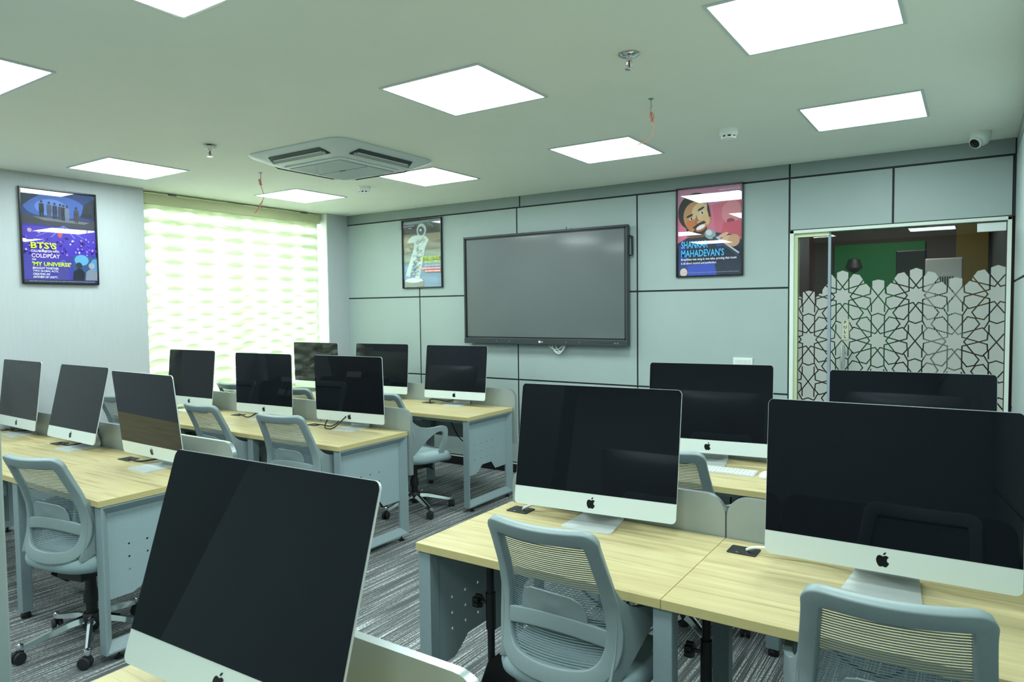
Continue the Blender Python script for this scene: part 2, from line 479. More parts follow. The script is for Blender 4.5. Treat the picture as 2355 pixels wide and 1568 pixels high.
# glass door in the back wall --------------------------------------------------
DX0, DX1, DZ = -1.200, 0.198, 2.2
d1 = tag(bpy.data.objects.new('door_1', None), 'glass door and sidelight with frosted star pattern and white frame', 'door', kind='structure'); link(d1)
d1.location = (0, YB, 0)
g = G()
g.box(DX0, DX0+0.030, -0.012, 0.10, 0, DZ); g.box(DX1-0.024, DX1, -0.012, 0.10, 0, DZ); g.box(DX0, DX1, -0.012, 0.10, DZ-0.024, DZ)
g.build('door_frame', 'door_frame_white', d1, bevel=0.002)
mat('frame_yellowish', srgb(226, 234, 190), 0.5)  # pale yellowish inner frame
g = G(); g.box(DX0+0.030, DX0+0.052, 0.02, 0.10, 0, DZ-0.024); g.box(DX0+0.052, -0.925, 0.02, 0.10, DZ-0.052, DZ-0.024)
g.build('inner_frame', 'frame_yellowish', d1)
G().box(DX0+0.052, -0.918, 0.045, 0.055, 0.0, DZ-0.052).build('pane', 'door_glass', d1)
G().box(-0.912, DX1-0.026, 0.030, 0.041, 0.01, DZ-0.03).build('pane', 'door_glass', d1)
mat('glass_edge', srgb(150, 165, 178), 0.2, spec=0.7)
G().box(-0.932, -0.912, 0.028, 0.057, 0.0, DZ-0.026).build('glass_edge', 'glass_edge', d1)
G().box(0.005, DX1-0.03, 0.02, 0.05, DZ-0.092, DZ-0.032).build('patch_hinge', 'brushed_aluminium', d1, bevel=0.002)
hd = G().tube([(-0.815, -0.03, 1.325), (-0.815, -0.03, 0.75)], 0.015, 14)
hd.tube([(-0.815, -0.03, 1.27), (-0.815, 0.036, 1.27)], 0.008, 8); hd.tube([(-0.815, -0.03, 0.80), (-0.815, 0.036, 0.80)], 0.008, 8)
hd.build('pull_handle', 'chrome', d1, smooth=True)
mat('sign_silver', srgb(206, 206, 184), 0.35, metal=0.4)
sg = G().box(-0.836, -0.781, 0.0265, 0.0295, 1.358, 1.518).build('pull_sign', 'sign_silver', d1, bevel=0.001)
for i, ch in enumerate('PULL'):
    v, f = text_geo(ch, None, 0.022, 0.02)
    w = max(p[0] for p in v)
    mesh('letter', [(-0.8085-w/2+p[0], 0.0258, 1.482-i*0.0355+p[1]) for p in v], f, 'logo_black', sg)
g = G()
for (a, b, c, d) in ((-0.832, -0.785, 1.362, 1.3635), (-0.832, -0.785, 1.5125, 1.514), (-0.832, -0.8305, 1.362, 1.514), (-0.7865, -0.785, 1.362, 1.514)):
    g.box(a, b, 0.0258, 0.027, c, d)
g.build('sign_border', 'logo_black', sg)

# frosted film: star rosettes, clear strapwork lines cut out
def frosted(x0, x1, y, ctrs, w, parent, ztopf):
    lines = []; sgap = 0.0085
    s = 9.4*w
    for (cx, cz) in ctrs:
        for kk in range(10):
            a = math.radians(90+36*kk); ax = Vector((math.cos(a), math.sin(a))); nx = Vector((-ax.y, ax.x)); c = Vector((cx, cz))
            for sd in (-1, 1):
                lines.append((c+nx*sd*w+ax*4.25*w, c+nx*sd*w+ax*0.7265*w))
                lines.append((c+nx*sd*w+ax*4.25*w, c+ax*4.65*w))
            if kk in (0, 5):
                e = c+ax*5.4*w
                for sd in (-1, 1): lines.append((c+nx*sd*w+ax*4.25*w, e+nx*sd*1.6*w))
    for (cx, cz) in ctrs:                       # crossings half-way between neighbours of a row
        m = Vector((cx+5.55*w, cz))
        for sx in (-1, 1):
            for sz in (-1, 1):
                p = m+Vector((sx*w, sz*1.376*w)); lines.append((m, p)); lines.append((p, p+Vector((0, sz*1.3*w))))
    vs = []; es = []; rects = []
    outl = [(x0, 0.02), (x1, 0.02)]+[(x, z) for x, z in ztopf(x1, x0)]
    vs += [Vector(p) for p in outl]; es += [(i, (i+1) % len(outl)) for i in range(len(outl))]
    for a, b in lines:
        if max(a.x, b.x) < x0+0.003 or min(a.x, b.x) > x1-0.003: continue
        if min(a.y, b.y) < 0.3: continue
        d = b-a
        if abs(d.x) > 1e-9:                     # clip to the pane
            for lim in (x0+0.002, x1-0.002):
                if (a.x-lim)*(b.x-lim) < 0:
                    t = (lim-a.x)/d.x; q = a+d*t
                    if x0 < a.x < x1: b = q
                    else: a = q
                    d = b-a
        if d.length < 1e-4: continue
        n = Vector((-d.y, d.x)).normalized()*sgap*0.5; e = d.normalized()*sgap*0.3
        R = [a-e+n, b+e+n, b+e-n, a-e-n]; o = len(vs); vs += R; es += [(o, o+1), (o+1, o+2), (o+2, o+3), (o+3, o)]
        rects.append([(p.x, p.y) for p in R])
    rv, re, rf = delaunay_2d_cdt(vs, es, [], 0, 1e-6)[:3]
    bx = [(min(p[0] for p in r), max(p[0] for p in r), min(p[1] for p in r), max(p[1] for p in r), r) for r in rects]
    keep = []
    for f in rf:
        c = (sum(rv[i][0] for i in f)/3, sum(rv[i][1] for i in f)/3)
        if not inside(c, outl): continue
        if any(b[0] <= c[0] <= b[1] and b[2] <= c[1] <= b[3] and inside(c, b[4]) for b in bx): continue
        keep.append(tuple(f))
    return mesh('frosted_film', [(p[0], y, p[1]) for p in rv], keep, 'frosted_film', parent)
W_ = 0.0430
def petal_tops(ctrs, w, x0f, x1f):
    """top outline of the film: union of petals, scanned from right to left"""
    polys = []
    for (cx, cz) in ctrs:
        for kk in range(10):
            a = math.radians(90+36*kk); ax = Vector((math.cos(a), math.sin(a))); nx = Vector((-ax.y, ax.x)); c = Vector((cx, cz))
            polys.append([tuple(c+ax*1.7*w), tuple(c+nx*w+ax*3.078*w), tuple(c+nx*w+ax*4.25*w), tuple(c+ax*4.65*w), tuple(c-nx*w+ax*4.25*w), tuple(c-nx*w+ax*3.078*w)])
    for (cx, cz) in ctrs:
        m = (cx+5.55*w, cz); polys.append([m, (m[0]+w, m[1]+1.376*w), (m[0]+w, m[1]+2.55*w), (m[0], m[1]+2.8*w), (m[0]-w, m[1]+2.55*w), (m[0]-w, m[1]+1.376*w)])
    zlow = ctrs[0][1]+0.4*w
    def top(x):
        best = zlow
        for p in polys:
            for i in range(len(p)):
                (xa, za), (xb, zb) = p[i], p[(i+1) % len(p)]
                if (xa-x)*(xb-x) <= 0 and abs(xb-xa) > 1e-9: best = max(best, za+(zb-za)*(x-xa)/(xb-xa))
        return best
    n = 230
    return [(x0f+(x1f-x0f)*i/n, top(x0f+(x1f-x0f)*i/n)) for i in range(n+1)]
hx, hz = 5.56*W_, 7.60*W_
ctr1 = [(-0.830+2*hx*i, 1.686) for i in range(-1, 3)]
ctr2 = [(-0.830+hx+2*hx*i, 1.686-hz) for i in range(-2, 3)]
ctr3 = [(-0.830+2*hx*i, 1.686-2*hz) for i in range(-1, 3)]
ALLC = ctr1+ctr2+ctr3+[(c[0], c[1]-2*hz) for c in ctr2]
TOPC = ctr1+[(-0.578+hx*1.0+hx*2*0, 1.50)]
frosted(DX0+0.056, -0.934, 0.0440, ALLC, W_, d1, lambda a, b: petal_tops([(c[0], c[1]-0.07) for c in ctr1], W_, a, b))
frosted(-0.908, DX1-0.030, 0.0292, ALLC, W_, d1, lambda a, b: petal_tops(ctr1, W_, a, b))

# the dim passage seen through the glass
mat('passage_brown', srgb(92, 78, 74), 0.6, noise=0.05, nscale=4)
mat('passage_grey', srgb(120, 116, 112), 0.6)
mat('green_board', srgb(18, 150, 70), 0.5, noise=0.05, nscale=3)
mat('yellow_board', srgb(150, 130, 36), 0.5)
mat('dark_red', srgb(98, 44, 48), 0.5)
structure(G().box(-2.6, XR+0.2, YB+2.402, YB+2.6, 0, CEIL), 'wall_passage_end', 'passage_brown', 'dim brown passage wall seen through the glass door', 'wall')
structure(G().box(-2.7, -2.6, YB+0.12, YB+2.6, 0, CEIL), 'wall_passage_left', 'passage_brown', 'left side wall of the dim passage', 'wall')
structure(G().box(XR+0.12, XR+0.2, YB+0.1, YB+2.6, 0, CEIL), 'wall_passage_right', 'passage_grey', 'grey side wall of the dim passage', 'wall')
tag(G().box(-1.25, -0.42, YB+2.36, YB+2.40, 0.6, 2.25).build('green_backdrop', 'green_board', bevel=0.004), 'vivid green backdrop beyond the glass door', 'backdrop')
tag(G().box(-0.16, 0.10, YB+2.36, YB+2.40, 1.2, 2.46).build('yellow_poster', 'yellow_board', bevel=0.004), 'dull yellow poster beyond the glass door', 'poster')
tag(G().box(-2.05, -1.45, YB+2.37, YB+2.40, 1.0, 2.35).build('red_poster', 'dark_red', bevel=0.004), 'dark red poster beyond the narrow glass sidelight', 'poster')
tw = thing('air_cooler', (-0.23, YB+1.55, 0), 'silver tower unit with vertical vent slots behind the glass', 'cooler')
G().box(-0.14, 0.14, -0.12, 0.12, 0.0, 2.02).build('housing', 'brushed_aluminium', tw, bevel=0.01)
for i in range(8): G().box(-0.065+i*0.018, -0.057+i*0.018, -0.124, -0.119, 1.35, 1.86).build('vent_slot', 'black_plastic', tw)
pl_ = thing('passage_light', (-0.75, YB+1.2, CEIL), 'slim ceiling light in the passage beyond the glass door', 'light')
G().box(-0.3, 0.3, -0.05, 0.05, -0.02, 0).build('frame', 'light_frame', pl_)
emit('passage_lamp', (1.0, 0.94, 0.88), 70.0)
mesh('diffuser', [(-0.28, -0.04, -0.021), (-0.28, 0.04, -0.021), (0.28, 0.04, -0.021), (0.28, -0.04, -0.021)], [(0, 1, 2, 3)], 'passage_lamp', pl_)
# dark speaker leaning box left of the tower
tag(G().box(-0.62, -0.38, YB+1.7, YB+1.9, 0, 2.12).build('equipment_rack', 'black_plastic', bevel=0.01), 'dark equipment box between green backdrop and silver tower', 'equipment')
st = thing('light_stand', (-0.96, YB+1.6, 0), 'black tripod lamp stand in front of the green backdrop', 'stand')
G().tube([(0, 0, 0.5), (0, 0, 1.95)], 0.012).build('pole', 'black_plastic', st)
G().lathe([(0.01, 2.06), (0.05, 2.05), (0.075, 1.97), (0.03, 1.93)], 16).build('lamp_head', 'black_plastic', st, smooth=True)
for i in range(3):
    a = 2*PI*i/3+0.4; G().tube([(0, 0, 0.9), (0.3*math.cos(a), 0.3*math.sin(a), 0)], 0.009).build('leg', 'black_plastic', st)

# ================================================================== CEILING FITTINGS
LX = (-5.335, -3.755, -2.145, -0.537); LY = (4.45, 2.835, 1.225, -0.39)
def light_proto():
    t = thing('ceiling_light', (0, 0, CEIL), '', 'light')
    g = G(); o, i, h = 0.303, 0.288, 0.006
    for (x0, x1, y0, y1) in ((-o, o, -o, -i), (-o, o, i, o), (-o, -i, -i, i), (i, o, -i, i)): g.box(x0, x1, y0, y1, -h, 0.0)
    g.build('frame', 'light_frame', t, bevel=0.0015, seg=1)
    mesh('diffuser', [(-i, -i, -0.003), (-i, i, -0.003), (i, i, -0.003), (i, -i, -0.003)], [(0, 1, 2, 3)], 'light_panel', t)
    return t
lp = light_proto()
LLAB = {(0, 0): 'square ceiling light panel in the far corner above the blind', (1, 0): 'square ceiling light panel just right of the air conditioner',
 (2, 0): 'square ceiling light panel beside the dangling pink wire', (3, 0): 'square ceiling light panel nearest the dome camera',
 (0, 1): 'square ceiling light panel above the purple poster', (2, 1): 'square ceiling light panel in the middle of the ceiling',
 (3, 1): 'largest square ceiling light panel, cut by the top right edge', (1, 2): 'square ceiling light panel cut by the left photo edge',
 (2, 2): 'square ceiling light panel cut by the top edge, left of centre'}
first = True
for j, y in enumerate(LY):
    for i, x in enumerate(LX):
        if (i, j) == (1, 1): continue
        o = lp if first else copy_tree(lp); first = False
        o.location = (x, y, CEIL)
        o['label'] = LLAB.get((i, j), 'square ceiling light panel above the camera position, outside the photo'); o['group'] = 'ceiling light panels'

# cassette air conditioner
ac = thing('air_conditioner', (-3.78, 3.53, CEIL), 'white four-way cassette air conditioner with dark outlet slots', 'air conditioner')
rings = [(0.474, 0.0, 0.10), (0.478, -0.008, 0.10), (0.462, -0.024, 0.10), (0.335, -0.076, 0.07), (0.325, -0.076, 0.06)]
vs = []; fs = []; nr = 24
for (h, z, r) in rings:
    for p in rounded(-h, h, -h, h, r, 5): vs.append((p[0], p[1], z))
for i in range(len(rings)-1):
    for k in range(nr): fs.append((i*nr+k, (i+1)*nr+k, (i+1)*nr+(k+1) % nr, i*nr+(k+1) % nr))
fs.append(tuple((len(rings)-1)*nr+k for k in range(nr)))
mesh('fascia', vs, fs, 'ac_white', ac, smooth=True, angle=40)
for k in range(4):
    R = Matrix.Rotation(k*PI/2, 4, 'Z') @ Matrix.Translation((0, -0.400, -0.0495)) @ Matrix.Rotation(math.atan2(0.052, 0.127), 4, 'X').inverted()
    g = G().prism([(-0.285, 0.036), (-0.255, -0.036), (0.255, -0.036), (0.285, 0.036)], lambda u, v, d: R @ Vector((u, v, -0.0025-d)), 0.004)
    s = g.build('outlet_slot', 'ac_dark', ac)
    g = G().box(-0.262, 0.262, -0.012, 0.014, -0.003, 0.000, M=R @ Matrix.Translation((0, 0.016, -0.008)) @ Matrix.Rotation(-0.25, 4, 'X'))
    g.build('louver', 'ac_grille', s)
    g = G().box(-0.24, 0.24, -0.003, 0.003, -0.010, -0.006, M=R @ Matrix.Translation((0, 0.0, 0)))
    g.build('vane', 'ac_white', s)
g = G().prism(rounded(-0.295, 0.295, -0.295, 0.295, 0.05), lambda u, v, d: (u, v, -0.076-d), 0.010)
g.build('intake_surround', 'ac_white', ac, bevel=0.004)
for (y0, y1) in ((-0.262, -0.003), (0.003, 0.262)):
    gr = G().prism(rounded(-0.262, 0.262, y0, y1, 0.02), lambda u, v, d: (u, v, -0.086-d), 0.003).build('intake_grille', 'ac_grille', ac)
    gl = G()
    for i in range(26): gl.box(-0.25, 0.25, y0+0.008+i*0.0094, y0+0.012+i*0.0094, -0.0905, -0.089)
    tag(gl.build('grille_bars', 'ac_white', gr), kind='stuff')
G().box(-0.025, 0.025, -0.006, 0.006, -0.092, -0.089).build('badge', 'poster_frame', ac)
G().box(0.20, 0.206, 0.272, 0.278, -0.088, -0.085).build('indicator_light', 'led_red', ac)

def detector(x, y, label):
    t = thing('smoke_detector', (x, y, CEIL), label, 'smoke detector', group='smoke detectors')
    G().lathe([(0.056, 0.0), (0.056, -0.028), (0.047, -0.040)], 28).build('base', 'detector_white', t, smooth=True)
    G().lathe([(0.038, -0.040), (0.038, -0.050)], 28).build('sensing_chamber', 'black_plastic', t, smooth=True)
    for k in range(8):
        a = 2*PI*k/8; R = Matrix.Rotation(a, 4, 'Z')
        G().box(0.034, 0.046, -0.006, 0.006, -0.052, -0.038, M=R).build('rib', 'detector_white', t)
    G().lathe([(0.046, -0.050), (0.043, -0.058), (0.02, -0.060)], 28).build('cap', 'detector_white', t, smooth=True)
detector(-4.51, 4.46, 'small white smoke detector beside the air conditioner')
detector(-1.282, 4.37, 'larger white smoke detector near the dome camera')

def sprinkler(x, y, label, m, gap):
    t = thing('sprinkler', (x, y, CEIL), label, 'sprinkler', group='fire sprinklers')
    G().lathe([(0.016, 0.0), (0.016, -gap)], 16).build('pipe', 'black_plastic', t)
    G().lathe([(0.042, -gap+0.006), (0.044, -gap), (0.030, -gap-0.008), (0.012, -gap-0.010)], 28).build('escutcheon', m, t, smooth=True)
    G().lathe([(0.012, -gap-0.008), (0.012, -gap-0.024), (0.008, -gap-0.026)], 12).build('body', 'chrome', t, smooth=True)
    for s in (-1, 1): G().tube([(s*0.010, 0, -gap-0.022), (s*0.013, 0, -gap-0.038), (s*0.004, 0, -gap-0.056)], 0.003, 6).build('frame_arm', 'chrome', t)
    mt = mat('bulb_red', srgb(170, 30, 30), 0.2) if 'bulb_red' not in MATS else MATS['bulb_red']
    G().tube([(0, 0, -gap-0.024), (0, 0, -gap-0.050)], 0.0035, 6).build('glass_bulb', 'bulb_red', t)
    G().lathe([(0.017, -gap-0.056), (0.018, -gap-0.059), (0.004, -gap-0.060)], 16).build('deflector', 'chrome', t)
sprinkler(-4.162, 2.741, 'fire sprinkler with white disc hanging below its hole', 'white_plastic', 0.018)
sprinkler(-1.253, 2.822, 'chrome fire sprinkler with red bulb flush on the ceiling', 'chrome', 0.006)

def wire(x, y, label, pts, knot):
    t = thing('dangling_wire', (x, y, CEIL), label, 'wire', group='wires hanging from ceiling hooks')
    g = G().lathe([(0.014, 0), (0.012, -0.004)], 12); g.tube([(0, 0, 0), (0, 0, -0.03), (0.006, 0, -0.04), (0.0, 0, -0.05), (-0.006, 0, -0.042)], 0.0022, 6)
    g.build('hook', 'steel_grey', t)
    G().tube(bez(pts, 40), 0.0028, 6).build('wire', 'copper_wire', t, smooth=True)
    g = G()
    for k in range(3):
        a = k*1.1; g.tube([(knot[0]+0.012*math.cos(u+a)*math.cos(a), knot[1]+0.012*math.cos(u+a)*math.sin(a), knot[2]+0.022*math.sin(u)) for u in [2*PI*i/12 for i in range(12)]], 0.0025, 6, closed=True)
    g.build('knot', 'copper_wire', t, smooth=True)
c33, s33 = math.cos(_yaw), math.sin(_yaw)
def lat(u, z): return (u*c33, u*s33, z)       # a point hanging u to the right in the plane facing the room
wire(-4.682, 3.515, 'brown looped wire dangling left of the air conditioner', [lat(0, -0.048), lat(-0.005, -0.085), lat(0.012, -0.14), lat(0.022, -0.19), lat(-0.02, -0.26), lat(-0.055, -0.315), lat(-0.02, -0.28), lat(0.012, -0.22)], lat(-0.004, -0.075))
wire(-1.427, 3.487, 'pink wire with a knot dangling in front of a light panel', [lat(0, -0.048), lat(0.0, -0.09), lat(0.016, -0.13), lat(0.010, -0.17), lat(-0.005, -0.20), lat(-0.035, -0.225), lat(-0.07, -0.235)], lat(0.004, -0.095))

dc = thing('dome_camera', (0.013, 5.40, CEIL), 'white security camera on the ceiling above the glass door', 'camera')
G().lathe([(0.058, 0.0), (0.060, -0.012), (0.057, -0.045), (0.040, -0.075), (0.020, -0.085)], 28).build('housing', 'white_plastic', dc, smooth=True)
MC = Matrix.Translation((-0.022, -0.028, -0.066)) @ Matrix.Rotation(math.radians(-38), 4, 'Z') @ Matrix.Rotation(math.radians(125), 4, 'X')
G().lathe([(0.038, -0.02), (0.040, 0.005), (0.036, 0.016), (0.030, 0.018)], 24, M=MC).build('eyeball', 'white_plastic', dc, smooth=True)
lz = G().lathe([(0.031, 0.017), (0.029, 0.021), (0.004, 0.023)], 24, M=MC).build('lens', 'dark_glass', dc, smooth=True)

# ================================================================== WALL FITTINGS
tv = thing('wall_display', (-3.42, YB-0.004, 1.813), 'large black interactive flat display on the panelled wall', 'display')
TW, TH, TD = 0.8955, 0.532, 0.085
G().box(-TW+0.05, TW-0.05, -TD+0.02, 0.0, -TH+0.05, TH-0.05).build('back_housing', 'black_plastic', tv)
g = G(); b = 0.020
for (x0, x1, z0, z1) in ((-TW, TW, TH-b, TH), (-TW, -TW+b, -TH+0.055, TH-b), (TW-b, TW, -TH+0.055, TH-b)): g.box(x0, x1, -TD, -0.03, z0, z1)
g.build('bezel', 'tv_bezel', tv, bevel=0.004)
G().box(-TW, TW, -TD-0.004, -0.03, -TH, -TH+0.056).build('front_bar', 'tv_bezel', tv, bevel=0.004)
g = G(); c = 0.012
for (x0, x1, z0, z1) in ((-TW+b, TW-b, TH-b-c, TH-b), (-TW+b, -TW+b+c, -TH+0.055, TH-b), (TW-b-c, TW-b, -TH+0.055, TH-b), (-TW+b, TW-b, -TH+0.055, -TH+0.069)): g.box(x0, x1, -TD+0.009, -0.03, z0, z1)
g.build('inner_bezel', 'black_plastic', tv)
G().box(-TW+b+c, TW-b-c, -TD+0.012, -0.03, -TH+0.068, TH-b-c).build('screen', 'tv_screen', tv)
v, f = text_geo('LG', None, 0.0135, 0.02)
mesh('lettering', [(0.013+p[0], -TD-0.0048, -TH+0.020+p[1]) for p in v], f, 'white_plastic', tv)
G().lathe([(0.0115, 0), (0.0115, 0.001)], 20, M=Matrix.Translation((-0.003, -TD-0.0042, -TH+0.027)) @ Matrix.Rotation(PI/2, 4, 'X')).build('round_logo', 'white_plastic', tv)
for i in range(7):
    G().box(0.64+i*0.026, 0.652+i*0.026, -TD-0.0046, -TD-0.003, -TH+0.022, -TH+0.030).build('port', 'black_plastic' if i < 5 else 'ink_blue_port' if 'ink_blue_port' in MATS else 'steel_grey', tv)
for s in (-0.50, -0.35, 0.28, 0.42): G().box(s, s+0.004, -TD-0.0046, -TD-0.003, -TH+0.026, -TH+0.030).build('sensor', 'white_plastic', tv)
g = G().tube([(TW-0.02, -0.03, 0.44), (TW+0.022, -0.03, 0.43), (TW+0.024, -0.03, 0.27), (TW-0.02, -0.03, 0.26)], 0.009, 8)
g.build('side_handle', 'black_plastic', tv)
g = G(); g.tube([(0.27, -0.04, TH-0.01), (0.27, -0.04, TH+0.025)], 0.004, 8); g.tube([(0.32, -0.04, TH-0.01), (0.32, -0.04, TH+0.010)], 0.005, 8)
g.build('antenna', 'tv_bezel', tv)
for k, (a, bb_, dz) in enumerate(((0.06, 0.22, 0.045), (0.09, 0.24, 0.07), (0.095, 0.235, 0.085), (0.13, 0.25, 0.065))):
    p = bez([(a, -0.03, -TH+0.02), (a+0.03, -0.04, -TH-dz*0.6), ((a+bb_)/2+0.01, -0.035, -TH-dz), (bb_-0.02, -0.04, -TH-dz*0.6), (bb_, -0.03, -TH+0.02)], 24)
    G().tube(p, 0.005, 6).build('cable', 'cable_white', tv, smooth=True)

def frame_poster(x, y, z, w, h, rz, label):
    t = thing('framed_poster', (x, y, z), label, 'poster', rz)
    g = G(); b = 0.011
    for (x0, x1, z0, z1) in ((-w/2, w/2, h/2-b, h/2), (-w/2, w/2, -h/2, -h/2+b), (-w/2, -w/2+b, -h/2+b, h/2-b), (w/2-b, w/2, -h/2+b, h/2-b)): g.box(x0, x1, -0.024, -0.001, z0, z1)
    g.build('frame', 'poster_frame', t, bevel=0.002, seg=1)
    return t
class Art:
    """flat print: fractions u (0 left .. 1 right), v (0 top .. 1 bottom)"""
    def __init__(s, t, w, h): s.t, s.w, s.h, s.n = t, w-0.022, h-0.022, 0
    def P(s, u, v, d): return (-s.w/2+u*s.w, d, s.h/2-v*s.h)
    def poly(s, pts, rgb, name='print'):
        s.n += 1; d = -0.006-0.00012*s.n
        return mesh(name, [s.P(min(1, max(0, u)), min(1, max(0, v)), d) for u, v in pts], [tuple(range(len(pts)-1, -1, -1))], ink(*rgb), s.t)
    def rect(s, u0, v0, u1, v1, rgb, name='print'): return s.poly([(u0, v0), (u1, v0), (u1, v1), (u0, v1)], rgb, name)
    def ell(s, cu, cv, ru, rv, rgb, rot=0, n=28, a0=0, a1=360, name='print'):
        asp = s.h/s.w; pts = []
        for i in range(n):
            a = math.radians(a0+(a1-a0)*i/(n if a1-a0 == 360 else n-1)); x = ru*math.cos(a); yv = rv*math.sin(a)*asp
            r = math.radians(rot); pts.append((cu+x*math.cos(r)-yv*math.sin(r), cv+(x*math.sin(r)+yv*math.cos(r))/asp))
        return s.poly(pts, rgb, name)
    def text(s, st, u0, v0, u1, v1, rgb, bold=0.03):
        s.n += 1; d = -0.006-0.00012*s.n
        v, f = text_geo(st, (u1-u0)*s.w, (v1-v0)*s.h, bold*0.5)
        x0, zb = -s.w/2+u0*s.w, s.h/2-v1*s.h
        return mesh('lettering', [(x0+p[0], d, zb+p[1]) for p in v], f, ink(*rgb), s.t)

# poster 1: stage picture, left wall
p1 = frame_poster(XL+0.002, 2.657, 2.231, 0.558, 0.742, PI/2, 'purple concert poster in a black frame on the wallpapered wall')
A = Art(p1, 0.558, 0.742)
A.rect(0, 0, 1, 1, (58, 44, 150), 'print_sheet')
A.rect(0, 0, 1, 0.28, (40, 62, 120)); A.ell(0.45, 0.17, 0.42, 0.13, (66, 96, 176)); A.ell(0.40, 0.18, 0.22, 0.09, (96, 128, 206))
A.poly([(0, 0), (0.35, 0), (0.12, 0.12), (0, 0.2)], (34, 44, 72)); A.poly([(1, 0.04), (0.85, 0.12), (0.8, 0.26), (1, 0.28)], (40, 46, 64))
A.poly([(0, 0.27), (1, 0.29), (1, 0.40), (0, 0.37)], (62, 62, 74)); A.poly([(0.15, 0.29), (0.92, 0.31), (0.85, 0.335), (0.3, 0.325)], (108, 110, 122))
for i, u in enumerate((0.27, 0.37, 0.445, 0.52, 0.565, 0.61, 0.74)):
    v = 0.125+0.006*i; c = ((40, 38, 52), (76, 78, 104), (50, 50, 70), (66, 62, 84), (44, 42, 58), (110, 116, 140), (70, 62, 70))[i]
    A.ell(u, v, 0.017, 0.014, (56, 46, 50), n=12)
    A.poly([(u-0.030, v+0.02), (u+0.030, v+0.02), (u+0.034, v+0.08), (u+0.022, v+0.165), (u+0.004, v+0.165), (u, v+0.10), (u-0.006, v+0.165), (u-0.026, v+0.165), (u-0.034, v+0.08)], c, 'printed_figure')
A.rect(0, 0.395, 1, 0.70, (72, 52, 176))
for u in (0.3, 0.42, 0.5, 0.62, 0.7): A.poly([(0.55, 0.37), (0.56, 0.37), (u*1.6-0.28, 0.50), (u*1.6-0.30, 0.50)], (118, 128, 236))
A.ell(0.5, 0.455, 0.035, 0.05, (190, 84, 96), n=12); A.ell(0.1, 0.44, 0.03, 0.022, (190, 150, 170), n=12); A.ell(0.22, 0.45, 0.025, 0.02, (176, 130, 160), n=12)
random.seed(3)
for i in range(70):
    u, v = random.random(), 0.5+0.21*random.random(); q = random.choice(((150, 120, 226), (40, 30, 104), (206, 190, 246), (92, 66, 196), (30, 26, 80)))
    A.ell(u, v, 0.006+0.014*random.random(), 0.006+0.010*random.random(), q, n=7)
A.rect(0, 0.70, 0.66, 1, (60, 50, 158)); A.rect(0.66, 0.70, 1, 1, (46, 76, 122)); A.ell(0.78, 0.74, 0.10, 0.06, (96, 160, 206)); A.ell(0.97, 0.80, 0.07, 0.08, (78, 140, 190))
for (u, v, c) in ((0.52, 0.78, (92, 86, 170)), (0.74, 0.80, (40, 46, 66)), (0.92, 0.80, (150, 156, 176))):
    A.ell(u, v, 0.045, 0.035, c, n=14); A.poly([(u-0.10, v+0.20), (u-0.08, v+0.07), (u-0.02, v+0.035), (u+0.03, v+0.035), (u+0.08, v+0.08), (u+0.07, v+0.20)], (tuple(max(0, x-24) for x in c)), 'printed_figure')
A.rect(0, 0.965, 1, 1, (36, 34, 78))
YG = (214, 244, 60); WH = (244, 240, 250)
A.text("BTS'S", 0.10, 0.565, 0.44, 0.635, YG, 0.05); A.text('COLLABORATION WITH', 0.10, 0.648, 0.47, 0.673, WH); A.text('COLDPLAY', 0.105, 0.688, 0.48, 0.732, (244, 206, 246), 0.04)
A.text('ON', 0.11, 0.742, 0.16, 0.762, WH); A.text("'MY UNIVERSE'", 0.11, 0.775, 0.63, 0.82, YG, 0.05)
for st, u1, v in (('BROUGHT TOGETHER', 0.455, 0.832), ('TWO GLOBAL ACTS,', 0.45, 0.864), ('CREATING AN', 0.335, 0.896), ('ANTHEM OF UNITY.', 0.44, 0.928)): A.text(st, 0.115, v, u1, v+0.023, WH, 0.03)
A.text("THE PICTURE IS TAKEN FROM AN ONLINE SOURCE. FULL CREDIT TO THE SOURCE AND DOESN'T SUPPORT PLAGIARISM", 0.06, 0.978, 0.96, 0.988, (190, 190, 220), 0.0)

# poster 2: silver trophy figure
p2 = frame_poster(-4.930, YB-0.001, 2.222, 0.556, 0.736, 0, 'blue grey award poster with a silver figure, left of the display')
A = Art(p2, 0.556, 0.736)
A.rect(0, 0, 1, 1, (120, 132, 140), 'print_sheet'); A.rect(0, 0, 1, 0.20, (74, 80, 92)); A.poly([(0, 0.02), (1, 0.0), (1, 0.03), (0, 0.06)], (120, 140, 156))
A.rect(0, 0.20, 1, 0.64, (128, 126, 116)); A.poly([(0, 0.24), (1, 0.20), (1, 0.30), (0, 0.42)], (150, 142, 124)); A.poly([(0, 0.5), (1, 0.44), (1, 0.56), (0, 0.62)], (138, 150, 142))
A.poly([(0, 0.64), (1, 0.62), (1, 1), (0, 1)], (120, 152, 186)); A.rect(0, 0.88, 0.54, 1, (112, 112, 106))
A.ell(0.80, 0.12, 0.14, 0.05, (56, 58, 62), n=16); A.poly([(0.66, 0.05), (0.8, 0.10), (0.79, 0.112), (0.655, 0.062)], (120, 128, 134))
A.ell(0.27, 0.91, 0.25, 0.055, (214, 226, 226)); A.poly([(0.02, 0.91), (0.52, 0.91), (0.53, 0.97), (0.27, 1.0), (0.03, 0.97)], (140, 148, 146)); A.ell(0.27, 0.895, 0.22, 0.035, (230, 240, 240))
SV = (206, 222, 222)
A.ell(0.49, 0.15, 0.125, 0.098, (190, 206, 210)); A.ell(0.485, 0.16, 0.085, 0.068, (92, 100, 108)); A.ell(0.47, 0.15, 0.03, 0.02, (200, 214, 218), n=10)
